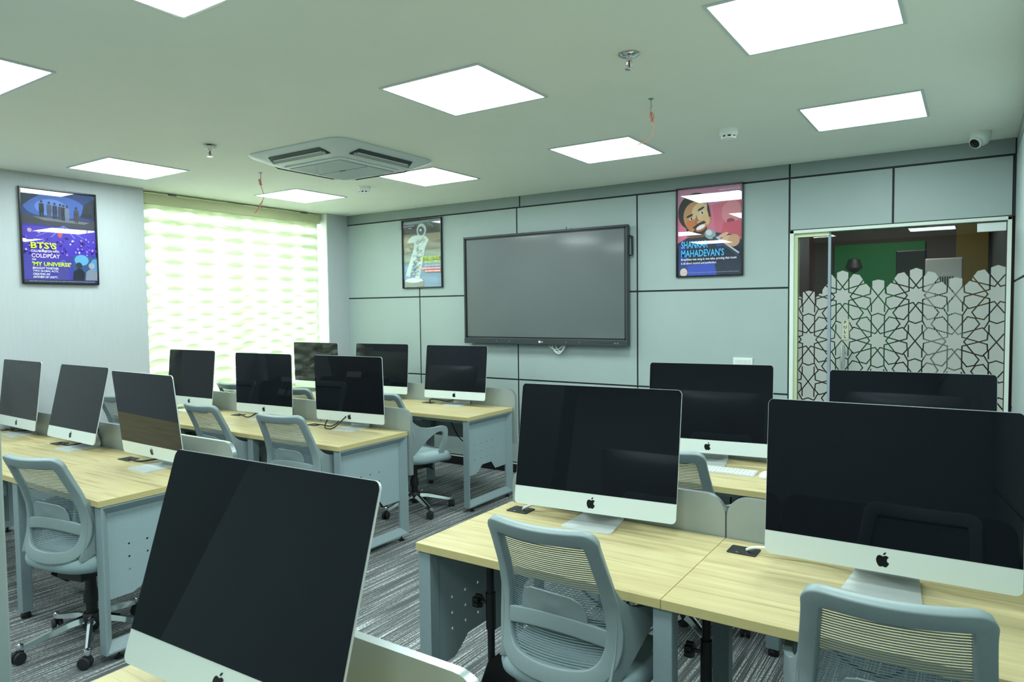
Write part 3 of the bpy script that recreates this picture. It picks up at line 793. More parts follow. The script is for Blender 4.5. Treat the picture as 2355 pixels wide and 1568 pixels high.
A.poly([(0.25, 0.23), (0.38, 0.22), (0.60, 0.24), (0.68, 0.30), (0.62, 0.36), (0.58, 0.42), (0.52, 0.58), (0.42, 0.88), (0.30, 0.88), (0.34, 0.64), (0.28, 0.60), (0.16, 0.84), (0.05, 0.82), (0.20, 0.56), (0.28, 0.42), (0.30, 0.33), (0.14, 0.33), (0.14, 0.28)], SV, 'printed_figure')
random.seed(9)
for i in range(130):
    v = 0.27+0.57*random.random(); u = 0.47-(v-0.3)*(0.42 if i % 2 else 0.2)+random.uniform(-0.10, 0.10)*(1 if v < 0.55 else 0.45)
    A.poly([(u-0.024, v), (u+0.024, v-0.008), (u+0.024, v-0.002), (u-0.024, v+0.009)], random.choice(((120, 136, 142), (246, 252, 252), (150, 166, 170))))
A.text('INDIAN INSTITUTE OF', 0.03, 0.075, 0.32, 0.092, WH); A.text('CREATIVE', 0.03, 0.105, 0.16, 0.122, (214, 70, 70)); A.text('SKILLS', 0.18, 0.105, 0.26, 0.122, WH)
A.text('THE MTV VIDEO MUSIC', 0.46, 0.545, 0.98, 0.60, YG, 0.03); A.text('AWARDS (VMAS)', 0.58, 0.61, 0.98, 0.66, YG, 0.03)
for i, (st, u0) in enumerate((('INTRODUCED ICONIC MOMENTS', 0.58), ('LIKE BRITNEY SPEARS PERFORMANCE', 0.48), ("AND MILEY'S TWERKING", 0.60))):
    if i: A.rect(u0-0.01, 0.71+0.04*(i-1), 0.99, 0.742+0.04*(i-1), (226, 110, 110))
    A.text(st, u0, 0.675+0.042*i-0.003*i, 0.98, 0.695+0.042*i-0.003*i, WH, 0.02)
A.text("THE PICTURE IS TAKEN FROM AN ONLINE SOURCE. FULL CREDIT TO THE SOURCE AND DOESN'T SUPPORT PLAGIARISM", 0.04, 0.98, 0.96, 0.988, (200, 206, 210), 0.0)

# poster 3: singer with microphone (generic portrait)
p3 = frame_poster(-1.832, YB-0.001, 2.242, 0.557, 0.742, 0, 'pink portrait poster of a smiling singer with a microphone', )
A = Art(p3, 0.557, 0.742)
A.rect(0, 0, 1, 1, (206, 140, 172), 'print_sheet'); A.poly([(0, 0.30), (0.5, 0.2), (1, 0.3), (1, 0.62), (0, 0.62)], (224, 112, 150)); A.poly([(0.55, 0.2), (1, 0.15), (1, 0.55), (0.6, 0.55)], (214, 104, 128))
A.ell(0.84, 0.30, 0.15, 0.13, (222, 136, 150), 10); A.ell(0.83, 0.40, 0.06, 0.03, (150, 60, 84), n=14); A.poly([(0.68, 0.55), (0.72, 0.42), (0.95, 0.40), (1, 0.44), (1, 0.58)], (206, 84, 108))
A.poly([(0, 0.62), (0.16, 0.56), (0.5, 0.52), (0.62, 0.52), (0.88, 0.56), (1, 0.62), (1, 1), (0, 1)], (36, 42, 66)); A.poly([(0.02, 0.66), (0.10, 0.60), (0.22, 1), (0.03, 1)], (44, 60, 140)); A.poly([(0.56, 0.54), (0.86, 0.57), (0.94, 0.66), (0.62, 0.68)], (44, 64, 150)); A.poly([(0.16, 0.88), (0.58, 0.84), (0.62, 1), (0.16, 1)], (58, 78, 186))
A.ell(0.20, 0.27, 0.19, 0.19, (40, 36, 36)); A.ell(0.26, 0.15, 0.20, 0.095, (36, 32, 32), -12); A.poly([(0.03, 0.25), (0.14, 0.40), (0.14, 0.54), (0.26, 0.56), (0.3, 0.4), (0.2, 0.2)], (38, 34, 34)); A.poly([(0.15, 0.42), (0.2, 0.57), (0.44, 0.56), (0.44, 0.48)], (120, 76, 56))
SK = (196, 142, 102)
A.ell(0.315, 0.33, 0.215, 0.185, SK, -18); A.ell(0.37, 0.27, 0.14, 0.10, (226, 190, 148), -18); A.ell(0.215, 0.41, 0.075, 0.06, (206, 116, 72), -18); A.ell(0.44, 0.37, 0.07, 0.06, (226, 180, 136), -18)
A.ell(0.195, 0.310, 0.062, 0.012, (38, 28, 26), -22, 16); A.ell(0.375, 0.238, 0.062, 0.012, (38, 28, 26), -26, 16)
A.ell(0.225, 0.345, 0.038, 0.014, (238, 232, 226), -18, 12); A.ell(0.225, 0.345, 0.016, 0.013, (26, 20, 18), 0, 10); A.ell(0.395, 0.285, 0.036, 0.014, (238, 232, 226), -18, 12); A.ell(0.395, 0.285, 0.016, 0.013, (26, 20, 18), 0, 10)
A.poly([(0.30, 0.30), (0.345, 0.385), (0.31, 0.41), (0.275, 0.405)], (170, 110, 76)); A.ell(0.34, 0.39, 0.03, 0.014, (224, 178, 138), -15, 10)
A.poly([(0.24, 0.45), (0.32, 0.405), (0.42, 0.375), (0.46, 0.40), (0.38, 0.42), (0.28, 0.465)], (46, 32, 28)); A.ell(0.36, 0.485, 0.115, 0.05, (52, 36, 32), -24); A.ell(0.375, 0.455, 0.09, 0.036, (196, 104, 96), -24); A.ell(0.373, 0.447, 0.075, 0.022, (246, 242, 236), -24)
A.poly([(0.47, 0.17), (0.50, 0.22), (0.53, 0.34), (0.50, 0.33), (0.47, 0.25)], (44, 38, 36))
A.ell(0.52, 0.535, 0.09, 0.055, (150, 166, 176), 30); A.ell(0.50, 0.515, 0.05, 0.03, (206, 216, 220), 30); A.poly([(0.55, 0.58), (0.62, 0.55), (0.98, 0.76), (0.94, 0.80)], (60, 66, 78)); A.poly([(0.60, 0.575), (0.63, 0.565), (0.96, 0.755), (0.95, 0.77)], (190, 200, 214))
for (u, v, L_) in ((0.72, 0.555, 0.14), (0.76, 0.59, 0.14), (0.80, 0.62, 0.13), (0.83, 0.65, 0.11)): A.ell(u, v, L_*0.62, 0.022, (222, 176, 146), -22, 16)
A.ell(0.88, 0.62, 0.09, 0.07, (206, 156, 126), 30)
A.ell(0.10, 0.96, 0.06, 0.05, (222, 196, 186), n=14)
A.text('INDIAN INSTITUTE OF', 0.66, 0.035, 0.98, 0.056, WH); A.text('CREATIVE', 0.66, 0.066, 0.81, 0.086, (206, 40, 60), 0.04); A.text('SKILLS', 0.83, 0.066, 0.93, 0.086, WH)
A.text('SHANKAR', 0.06, 0.60, 0.485, 0.685, (86, 190, 250), 0.04); A.text("MAHADEVAN'S", 0.06, 0.70, 0.735, 0.785, (86, 190, 250), 0.04)
A.text('Breathless was sung in one take, proving that music', 0.06, 0.797, 0.925, 0.832, WH, 0.04); A.text('is all about control and perfection.', 0.06, 0.842, 0.62, 0.876, WH, 0.04)
A.text("THE PICTURE IS TAKEN FROM AN ONLINE SOURCE. FULL CREDIT TO THE SOURCE AND DOESN'T SUPPORT PLAGIARISM", 0.05, 0.962, 0.96, 0.971, (190, 196, 206), 0.0)

sw = thing('switch_plate', (-1.555, YB-0.001, 1.165), 'white switch plate on the wall behind the monitors', 'switch')
G().box(-0.078, 0.078, -0.010, 0, -0.042, 0.042).build('plate', 'white_plastic', sw, bevel=0.003)
for i in range(3): G().box(-0.060+i*0.041, -0.022+i*0.041, -0.013, -0.009, -0.026, 0.026).build('rocker', 'joint_white', sw, bevel=0.001)

# ================================================================== DESK BENCHES
DT, DTH, DEP = 0.77, 0.030, 0.632
def end_frame(parent, x, sgn, d0, d1):
    """closed leg loop in the y-z plane at x, chamfered inwards; sgn=+1: outer side is +x"""
    def loop(ins): return [(d0+ins, 0.04+ins), (d1-ins, 0.04+ins), (d1-ins, DT-DTH-ins), (d0+ins, DT-DTH-ins)]
    prof = [(0.0, -0.055), (0.0, 0.0), (0.009, 0.0), (0.046, -0.040), (0.046, -0.055)]
    vs = []; fs = []
    for (ins, dx) in prof:
        for (y, z) in loop(ins): vs.append((x+sgn*dx, y, z))
    n = len(prof)
    for i in range(n):
        j = (i+1) % n
        for k in range(4): fs.append((i*4+k, i*4+(k+1) % 4, j*4+(k+1) % 4, j*4+k))
    fr = mesh('end_frame', vs, fs, 'steel_grey', parent)
    for yy in (d0+0.07, d1-0.05):
        G().lathe([(0.020, 0.0), (0.020, 0.008), (0.006, 0.011), (0.006, 0.042)], 14, M=Matrix.Translation((x-sgn*0.028, yy, 0))).build('levelling_foot', 'black_plastic', fr)
    # perforated side sheet with stepped lower edge
    y0, y1, zt = d0+0.045, d1-0.045, DT-DTH-0.044
    L = y1-y0
    outl = [(y0, 0.283), (y0+0.19*L, 0.283), (y0+0.25*L, 0.300), (y0+0.33*L, 0.333), (y0+0.36*L, 0.345), (y0+0.60*L, 0.345), (y0+0.70*L, 0.280), (y1, 0.280), (y1, zt), (y0, zt)]
    holes = []
    for i in range(4):
        for k in range(3):
            cy, cz = y0+(0.17+0.155*i)*L, 0.40+0.062*k; h = 0.0048
            holes.append([(cy-h, cz-h), (cy+h, cz-h), (cy+h, cz+h), (cy-h, cz+h)])
    vs, fs = cdt_plate(outl, holes, lambda u, v: ((x-sgn*0.044, u, v), (1, 0, 0)), 0.003)
    mesh('side_panel', vs, fs, 'panel_grey', parent)
    return fr

def bench(x0, x1, yf, seats, label, grommets, sockets=True, DEP=0.645):
    t = thing('desk_bench', (x0, yf, 0), label, 'desk', group='rows of desks')
    L = x1-x0; sw_ = L/seats
    for i in range(seats):
        g = G().box(i*sw_+0.0008, (i+1)*sw_-0.0008, 0, DEP, DT-DTH, DT)
        g.mi = [1, 0, 1, 1, 1, 1]
        tb = g.build('tabletop', ['oak', 'oak_edge'], t, bevel=0.0012, seg=1)
    end_frame(t, L-0.004, 1, 0.012, DEP-0.004)
    end_frame(t, 0.004, -1, 0.012, DEP-0.004)
    for i in range(1, seats):
        for (y0, y1) in ((0.014, 0.066), (DEP-0.06, DEP-0.008)):
            p = G().box(i*sw_-0.03, i*sw_+0.03, y0, y1, 0.035, DT-DTH).build('leg', 'steel_grey', t, bevel=0.003)
            G().lathe([(0.024, 0), (0.024, 0.02), (0.015, 0.036)], 12, M=Matrix.Translation((i*sw_, (y0+y1)/2, 0))).build('levelling_foot', 'black_plastic', p)
        G().box(i*sw_-0.02, i*sw_+0.02, 0.066, DEP-0.06, DT-DTH-0.05, DT-DTH).build('cross_beam', 'steel_grey', t)
    G().box(0.06, L-0.06, 0.10, 0.14, DT-DTH-0.04, DT-DTH).build('front_beam', 'steel_grey', t)
    G().box(0.06, L-0.06, DEP-0.10, DEP-0.06, DT-DTH-0.04, DT-DTH).build('rear_beam', 'steel_grey', t)
    for i in range(seats):
        a = i*sw_+0.003; b = (i+1)*sw_-0.003+(0.024 if i == seats-1 and x1 < -2 else 0)
        poly = rounded(a, b, 0.456, 0.926, (0.004, 0.004, 0.075, 0.075), 8)
        g = G().prism(poly, lambda u, v, d: (u, DEP+0.003+d, v), 0.024)
        s = g.build('privacy_screen', ['screen_divider', 'divider_edge'], t, smooth=True, angle=50)
        pol = s.data.polygons
        for q in pol:
            if abs(q.normal.y) < 0.5: q.material_index = 1
        if sockets:
            so = G().box(a+sw_*0.55, a+sw_*0.55+0.30, DEP-0.03, DEP+0.003, 0.575, 0.66).build('socket_strip', 'white_plastic', t, bevel=0.003)
            for kx in (0.05, 0.14, 0.23): G().box(a+sw_*0.55+kx, a+sw_*0.55+kx+0.034, DEP-0.032, DEP-0.029, 0.60, 0.634).build('outlet', 'joint_white', so)
            G().lathe([(0.022, 0), (0.024, 0.02), (0.012, 0.035)], 14, M=Matrix.Translation((a+sw_*0.55+0.067, DEP-0.031, 0.617)) @ Matrix.Rotation(PI/2, 4, 'X')).build('plug', 'black_plastic', so)
            px = a+sw_*0.55+0.067
            G().tube(bez([(px, DEP-0.05, 0.61), (px, DEP-0.06, 0.52), (px-0.01, DEP-0.06, 0.46), (px-0.08, DEP-0.06, 0.42), (px-0.22, DEP-0.05, 0.47), (px-0.35, DEP-0.05, 0.68)], 24), 0.005, 6).build('power_lead', 'cable_black', so)
    for (gx, gy, op) in grommets:
        r = 0.050
        gg = G().prism(rounded(gx-x0-r, gx-x0+r, gy-yf-r*0.8, gy-yf+r*0.8, 0.006, 2), lambda u, v, d: (u, v, DT+d), 0.004).build('cable_grommet', 'black_plastic', t, bevel=0.0015)
        G().lathe([(0.034, DT+0.004), (0.032, DT+0.0046), (0.001, DT+0.0042)], 20, M=Matrix.Translation((gx-x0, gy-yf, 0))).build('grommet_cap', 'logo_black', gg)
    return t
LX0, LX1, RX0, RX1 = -6.05, -3.317, -1.708, 0.196
bench(LX0, LX1, 4.351, 3, 'far left desk row against the panelled wall', [(-4.17, 4.88, 0)])
bench(LX0, LX1, 3.010, 3, 'middle left desk row in front of the blind', [(-5.08, 3.53, 0), (-4.125, 3.51, 0), (-5.95, 3.53, 0)])
bench(LX0, LX1, 1.567, 3, 'nearest left desk row below the purple poster', [(-5.99, 2.20, 0), (-5.03, 2.15, 0), (-4.13, 2.13, 0)], DEP=0.680)
bench(RX0, RX1, 3.272, 2, 'far right desk row in front of the glass door', [(-1.55, 3.80, 0)])
bench(RX0, RX1, 1.910, 2, 'large right desk row in the foreground', [(-1.597, 2.456, 0), (-0.66, 2.444, 0)])
bench(RX0, RX1, 0.385, 2, 'desk row at the bottom edge under the nearest computer', [(-1.58, 0.93, 0)])

# ================================================================== COMPUTERS
MW, MH, MCH = 0.65, 0.478, 0.071
APPLE = [(0, .30), (.06, .335), (.14, .37), (.24, .385), (.34, .35), (.42, .26), (.34, .19), (.29, .09), (.29, -.03), (.34, -.12), (.45, -.18), (.40, -.31), (.31, -.45), (.21, -.525), (.12, -.51), (0, -.465), (-.12, -.51), (-.21, -.525), (-.31, -.45), (-.41, -.28), (-.47, -.06), (-.46, .13), (-.38, .30), (-.26, .38), (-.14, .37), (-.06, .335)]
LEAF = [(.01, .41), (.03, .52), (.10, .61), (.22, .66), (.22, .57), (.15, .47)]
def display_meshes():
    root = {}
    poly = rounded(-MW/2, MW/2, 0, MCH, (0.018, 0.018, 0, 0), 6)
    root['chin'] = G().prism(poly, lambda u, v, d: (u, d, v), 0.006)
    poly = rounded(-MW/2, MW/2, MCH, MH, (0, 0, 0.018, 0.018), 6)
    root['screen'] = G().prism([(u*0.9965, min(v, MH-0.0012)) for u, v in poly], lambda u, v, d: (u, -0.0008+d, v), 0.006)
    # rear shell
    g = G(); nx, nz = 20, 16; vs = []
    for j in range(nz+1):
        for i in range(nx+1):
            u = -1+2*i/nx; v = -1+2*j/nz
            k = max(0, 1-abs(u)**2.6)*max(0, 1-abs(v)**2.6)
            cxr = 0.018
            x = u*MW/2; z = MH/2+v*MH/2
            # round the corners
            ax, az = abs(x)-(MW/2-cxr), abs(z-MH/2)-(MH/2-cxr)
            if ax > 0 and az > 0:
                l = math.hypot(ax, az)
                if l > cxr: x = math.copysign(MW/2-cxr+ax*cxr/l, x); z = MH/2+math.copysign(MH/2-cxr+az*cxr/l, z-MH/2)
            vs.append((x, 0.0055+0.050*k**0.75, z))
    fs = [(j*(nx+1)+i, (j+1)*(nx+1)+i, (j+1)*(nx+1)+i+1, j*(nx+1)+i+1) for j in range(nz) for i in range(nx)]
    g.add(vs, fs)
    # rim
    g.prism(rounded(-MW/2, MW/2, 0, MH, 0.018, 6), lambda u, v, d: (u, 0.0005+d, v), 0.0055)
    root['rear_shell'] = g
    g = G(); s = 0.036
    g.prism([(x*s, MCH*0.5+y*s) for x, y in APPLE], lambda u, v, d: (u, -0.0007+d, v), 0.0012)
    g.prism([(x*s, MCH*0.5+y*s) for x, y in LEAF], lambda u, v, d: (u, -0.0007+d, v), 0.0012)
    root['logo'] = g
    root['webcam'] = G().lathe([(0.0022, 0), (0.0022, 0.001)], 10, M=Matrix.Translation((0, -0.001, MH-0.013)) @ Matrix.Rotation(PI/2, 4, 'X'))
    return root
DM = display_meshes()
def stand_geo():
    """bent aluminium plate: foot forwards, riser leaning forwards up to the hinge; origin under the hinge"""
    th = 0.006
    side = [(-0.128, 0.003), (0.050, 0.003), (0.068, 0.009), (0.074, 0.022), (0.070, 0.040), (0.040, 0.125), (0.010, 0.195)]
    hw = [0.103, 0.098, 0.096, 0.095, 0.094, 0.088, 0.086]
    P = bez([(y, 0, z) for y, z in side], 36)
    toe = [Vector((-0.128+d, 0, 0.003)) for d in (0.0, 0.002, 0.006, 0.012, 0.02)]
    P = toe+[p for p in P if p.x > -0.104 or p.z > 0.02]
    g = G(); vs = []; N = len(P); R_ = 0.022
    for i, p in enumerate(P):
        w = 0.103-0.017*min(1, max(0, (p.x+0.128)/0.20+p.z*2))
        d = p.x+0.128
        if p.z < 0.01 and d < R_: w -= R_-math.sqrt(max(0, R_*R_-(R_-d)**2))
        a = P[max(i-1, 0)]; b = P[min(i+1, N-1)]; t = (b-a).normalized(); nr = Vector((-t.z, 0, t.x))
        for (sx, of) in ((-1, 0.5), (1, 0.5), (1, -0.5), (-1, -0.5)):
            q = p+nr*th*of; vs.append((sx*w, q.x, max(0.0, q.z)))
    fs = []
    for i in range(N-1):
        for k in range(4): fs.append((i*4+k, i*4+(k+1) % 4, (i+1)*4+(k+1) % 4, (i+1)*4+k))
    fs += [(3, 2, 1, 0), tuple((N-1)*4+k for k in range(4))]
    g.add(vs, fs)
    return g
SG = stand_geo()
imac0 = None
def computer(X, Y, Z, yaw, tilt, label, scale=1.0, cable=None, cmat='cable_black'):
    global imac0
    yaw = math.radians(yaw); tilt = math.radians(tilt); zb = Z+HF-DT
    t = thing('desktop_computer', (X, Y, DT), label, 'computer', yaw, 'desktop computers on the desks')
    t.scale = (scale,)*3
    zb /= scale
    yh = 0.135*math.sin(tilt)+0.045*math.cos(tilt)
    if imac0 is None:
        imac0 = {}
        for nm, g in DM.items():
            imac0[nm] = g.build(nm, {'chin': 'chin_aluminium', 'screen': 'screen_glass', 'rear_shell': 'brushed_aluminium', 'logo': 'logo_black', 'webcam': 'dark_glass'}[nm], t, smooth=True, angle=40)
        imac0['stand'] = SG.build('stand', 'brushed_aluminium', t, smooth=True, angle=40, bevel=0.0012)
        parts = imac0
    else:
        parts = {}
        for nm, o in imac0.items():
            c = o.copy(); link(c, t); parts[nm] = c
    for nm, o in parts.items():
        if nm == 'stand': o.location = (0, yh, 0)
        else: o.location = (0, 0, zb); o.rotation_euler = (-tilt, 0, 0)
    if cable:
        pts = [Vector(((p[0]-X), (p[1]-Y), p[2]-DT)) for p in cable]
        R = Matrix.Rotation(-yaw, 3, 'Z')
        G().tube(bez([(R @ p)/scale for p in pts], 30), 0.0048 if cmat == 'cable_black' else 0.0055, 8).build('power_cable', cmat, t, smooth=True)
    return t
zc = DT+0.007
computer(-5.690, 2.152, -0.808, -1.7, 7.0, 'leftmost computer in the nearest left row, cut by the photo edge', cable=[(-5.97, 2.20, zc), (-5.90, 2.17, zc+0.01), (-5.78, 2.20, zc+0.004), (-5.66, 2.30, zc+0.03), (-5.66, 2.26, DT+0.12)])
computer(-4.770, 2.095, -0.804, -1.4, 12.8, 'tilted computer in the middle of the nearest left row', cable=[(-5.01, 2.15, zc), (-4.95, 2.11, zc+0.012), (-4.87, 2.15, zc), (-4.74, 2.26, zc+0.04), (-4.72, 2.24, DT+0.12)])
computer(-3.780, 2.081, -0.805, -1.9, -6.1, 'computer whose dark screen mirrors the desk below it', cable=[(-4.11, 2.13, zc), (-4.05, 2.09, zc+0.012), (-3.97, 2.13, zc), (-3.82, 2.25, zc+0.04), (-3.78, 2.16, DT+0.13)])
computer(-5.690, 3.467, -0.808, 1.4, 5.7, 'left computer of the middle row, directly against the bright blind')
computer(-4.683, 3.483, -0.812, 3.0, 0.3, 'centre computer of the middle left row', cable=[(-5.06, 3.53, zc), (-5.0, 3.49, zc+0.012), (-4.88, 3.47, zc), (-4.83, 3.50, zc+0.02), (-4.80, 3.60, DT+0.1)])
computer(-3.757, 3.520, -0.808, 3.8, -1.7, 'right computer of the middle left row with looped black cable', cable=[(-4.10, 3.51, zc), (-4.02, 3.49, zc+0.006), (-3.92, 3.50, zc+0.004), (-3.87, 3.53, zc+0.05), (-3.93, 3.56, DT+0.09), (-3.99, 3.53, zc+0.05), (-3.93, 3.44, zc), (-3.84, 3.44, zc+0.004), (-3.79, 3.52, DT+0.09), (-3.78, 3.58, DT+0.12)])
computer(-5.735, 4.925, -0.813, 2.1, -0.9, 'farthest computer at the corner beside the blind')
computer(-4.797, 4.905, -0.808, 4.0, 3.7, 'middle computer of the far row, half hidden by another')
computer(-3.850, 4.850, -0.803, 4.2, 6.5, 'computer at the right end of the far row below the display', cable=[(-4.15, 4.88, zc), (-4.13, 4.86, zc+0.03), (-4.05, 4.87, zc+0.03), (-3.92, 4.88, zc+0.025), (-3.87, 4.95, DT+0.09)])
computer(-1.241, 2.408, -0.805, 5.2, 10.4, 'large computer in the foreground with a white cable, left seat', 1.039, cable=[(-1.585, 2.456, zc), (-1.56, 2.46, zc+0.015), (-1.48, 2.52, DT+0.05), (-1.36, 2.54, DT+0.10), (-1.24, 2.50, DT+0.12)], cmat='cable_white')
computer(-0.217, 2.312, -0.803, 0.5, 5.0, 'largest computer at the right photo edge', 1.047, cable=[(-0.65, 2.444, zc), (-0.62, 2.44, zc+0.015), (-0.56, 2.44, DT+0.03), (-0.40, 2.46, DT+0.05), (-0.24, 2.42, DT+0.12)], cmat='cable_white')
computer(-1.205, 3.730, -0.805, 7.0, 6.9, 'computer with keyboard and mouse in front, below the switch plate', 1.024)
computer(-0.244, 3.617, -0.805, 2.9, 5.7, 'computer right in front of the frosted glass door', 1.029)
computer(-1.290, 0.818, -0.803, 1.9, 17.8, 'nearest computer at the bottom, tilted far back', 1.028, cable=[(-1.56, 0.93, zc), (-1.50, 0.95, zc+0.01), (-1.40, 1.0, zc+0.02), (-1.30, 0.96, DT+0.10)])

kb = thing('keyboard', (-1.05, 3.59, DT), 'slim white keyboard on the far right desk', 'keyboard', math.radians(2))
G().prism([(-0.057, 0.0), (0.057, 0.0), (0.057, 0.011), (-0.057, 0.004)], lambda u, v, d: (-0.14+d, u, v), 0.28).build('case', 'brushed_aluminium', kb, bevel=0.0015)
kg = G().box(-0.0085, 0.0085, -0.0075, 0.0075, 0, 0.0022); k0 = None
for r in range(5):
    for c in range(14):
        if r == 0 and 3 < c < 9: continue
        if k0 is None: k0 = kg.build('key', 'white_plastic', kb); o = k0
        else: o = k0.copy(); link(o, kb)
        y = -0.043+r*0.0195; o.location = (-0.124+c*0.0191, y, 0.0035+0.0075*(y+0.057)/0.114+0.001); o.rotation_euler = (0.061, 0, 0)
o = G().box(-0.045, 0.045, -0.0075, 0.0075, 0, 0.0022).build('space_bar', 'white_plastic', kb); o.location = (-0.01, -0.043, 0.0058); o.rotation_euler = (0.061, 0, 0)
ms = G(); vs = []; n = 24
for (k, z) in ((1.0, 0.0), (1.03, 0.006), (0.97, 0.012), (0.80, 0.018), (0.5, 0.0215), (0.05, 0.0225)):
    for p in range(n):
        a = 2*PI*p/n; vs.append((0.029*k*math.copysign(abs(math.cos(a))**0.8, math.cos(a)), 0.057*k*math.copysign(abs(math.sin(a))**0.8, math.sin(a)), z))
fs = [(i*n+p, i*n+(p+1) % n, (i+1)*n+(p+1) % n, (i+1)*n+p) for i in range(5) for p in range(n)]+[tuple(range(n-1, -1, -1)), tuple(5*n+p for p in range(n))]
mo = ms.add(vs, fs).build('computer_mouse', 'white_plastic', smooth=True, angle=60)
mo.location = (-0.86, 3.585, DT); tag(mo, 'smooth white mouse beside the white keyboard', 'mouse')

# ================================================================== CPU HOLDERS under the desks
def holder(x, y, label, flip=1):
    t = thing('computer_case_holder', (x, y, 0), label, 'holder', group='hanging case holders under desks')
    zt = DT-DTH
    G().tube([(0, 0, 0.30), (0, 0, zt)], 0.014, 12).build('pole', 'black_plastic', t)
    G().box(-0.05, 0.05, -0.04, 0.04, zt-0.006, zt).build('mounting_plate', 'black_plastic', t)
    G().tube([(0, 0, 0.42), (0, 0, 0.56)], 0.019, 12).build('sleeve', 'black_plastic', t)
    kn = G().tube([(0, 0, 0.52), (-0.045*flip, -0.01, 0.52)], 0.006, 8)
    for k in range(5):
        a = 2*PI*k/5; kn.lathe([(0.011, -0.012), (0.011, 0.012)], 8, M=Matrix.Translation((-0.05*flip, -0.012+0.016*math.cos(a), 0.52+0.016*math.sin(a))) @ Matrix.Rotation(PI/2, 4, 'Y'))
    kn.build('clamp_knob', 'black_plastic', t)
    pl = [(-0.12, 0.13), (0.14, 0.13), (0.14, 0.28), (0.06, 0.315), (-0.04, 0.315), (-0.10, 0.24)]
    s = G().prism(pl, lambda u, v, d: (0.012+d, u, v), 0.003); s.build('side_plate', 'black_plastic', t)
    tr = G().box(0.012, 0.20*flip if flip > 0 else 0.20, -0.12, 0.14, 0.127, 0.131).build('tray', 'black_plastic', t)
    for k in range(3): G().lathe([(0.005, 0), (0.004, 0.003)], 8, M=Matrix.Translation((0.012, -0.06+0.06*k, 0.20)) @ Matrix.Rotation(-PI/2, 4, 'Y')).build('rivet', 'chrome', t)
holder(-1.505, 2.10, 'black case holder under the left seat of the large right desk')
holder(-0.70, 2.16, 'black case holder beside the desk leg at bottom right')
holder(-4.42, 1.93, 'black case holder beyond the chair at the left edge')
cab = G().tube(bez([(-0.60, 2.62, 0.03), (-0.68, 2.60, 0.02), (-0.72, 2.52, 0.012), (-0.67, 2.44, 0.01), (-0.63, 2.41, 0.01)], 24), 0.003, 6)
cab.box(-0.637, -0.617, 2.385, 2.41, 0.004, 0.016)
tag(cab.build('charging_cable', 'cable_white', smooth=True), 'thin white charging cable lying on the carpet under the desk', 'cable')

# ================================================================== CHAIRS
def lerp_tab(tab, z):
    for i in range(len(tab)-1):
        (z0, a), (z1, b) = tab[i], tab[i+1]
        if z <= z1 or i == len(tab)-2:
            t = max(0, min(1, (z-z0)/(z1-z0))); t = t*t*(3-2*t) if False else t
            return a+(b-a)*t
YT = [(0.46, -0.225), (0.50, -0.215), (0.55, -0.200), (0.60, -0.190), (0.66, -0.186), (0.72, -0.192), (0.80, -0.216), (0.90, -0.262), (1.0, -0.310)]
def back_y(x, z): return lerp_tab(YT, z)+0.042*(x/0.2)**2
def back_pt(x, z, off=0.0):
    e = 0.004
    p = Vector((x, back_y(x, z), z))
    tx = Vector((2*e, back_y(x+e, z)-back_y(x-e, z), 0)); tz = Vector((0, back_y(x, z+e)-back_y(x, z-e), 2*e))
    n = tx.cross(tz).normalized()      # points to -y (rear)
    return p+n*off, n
def sweep_on_back(path, width, thick, off=0.0, closed=True):
    """rounded bar along a path of (x,z) on the back surface; width(i) list"""
    N = len(path); vs = []; fs = []
    sec = [(-0.5, -0.36), (-0.46, -0.47), (-0.40, -0.5), (0.40, -0.5), (0.46, -0.47), (0.5, -0.36), (0.5, 0.36), (0.46, 0.47), (0.40, 0.5), (-0.40, 0.5), (-0.46, 0.47), (-0.5, 0.36)]
    for i, (x, z) in enumerate(path):
        a = path[(i-1) % N] if closed or i > 0 else path[i]; b = path[(i+1) % N] if closed or i < N-1 else path[i]
        p, n = back_pt(x, z, off)
        pa, _ = back_pt(*a); pb, _ = back_pt(*b)
        t = (pb-pa).normalized(); w = t.cross(n).normalized()
        wd = width[i] if isinstance(width, list) else width
        for (u, v) in sec: vs.append(p+w*u*wd+n*v*thick)
    m = len(sec)
    for i in range(N if closed else N-1):
        j = (i+1) % N
        for k in range(m): fs.append((i*m+k, i*m+(k+1) % m, j*m+(k+1) % m, j*m+k))
    if not closed: fs += [tuple(range(m-1, -1, -1)), tuple((N-1)*m+k for k in range(m))]
    return vs, fs
# centre line of the frame ring (x,z) clockwise from the top left
half = [(0.0, 0.955), (0.09, 0.957), (0.140, 0.959), (0.157, 0.956), (0.167, 0.945), (0.170, 0.925), (0.175, 0.86), (0.181, 0.79), (0.187, 0.72), (0.194, 0.65), (0.190, 0.59), (0.172, 0.54), (0.135, 0.510), (0.07, 0.498), (0.0, 0.495)]
ringp = half+[(-x, z) for x, z in reversed(half[1:-1])]
ring = [(p.x, p.y) for p in [Vector((q.x, q.y)) for q in bez([(x, z, 0) for x, z in ringp], 104, closed=True)]]
INNER = [(0.0, 0.93), (0.12, 0.932), (0.145, 0.925), (0.150, 0.90), (0.158, 0.80), (0.166, 0.70), (0.173, 0.62), (0.158, 0.555), (0.11, 0.522), (0.0, 0.512)]
def inner_x(z):
    best = 0
    for i in range(len(INNER)-1):
        (xa, za), (xb, zb) = INNER[i], INNER[i+1]
        if (za-z)*(zb-z) <= 0 and abs(za-zb) > 1e-9: best = max(best, xa+(xb-xa)*(z-za)/(zb-za))
    return best

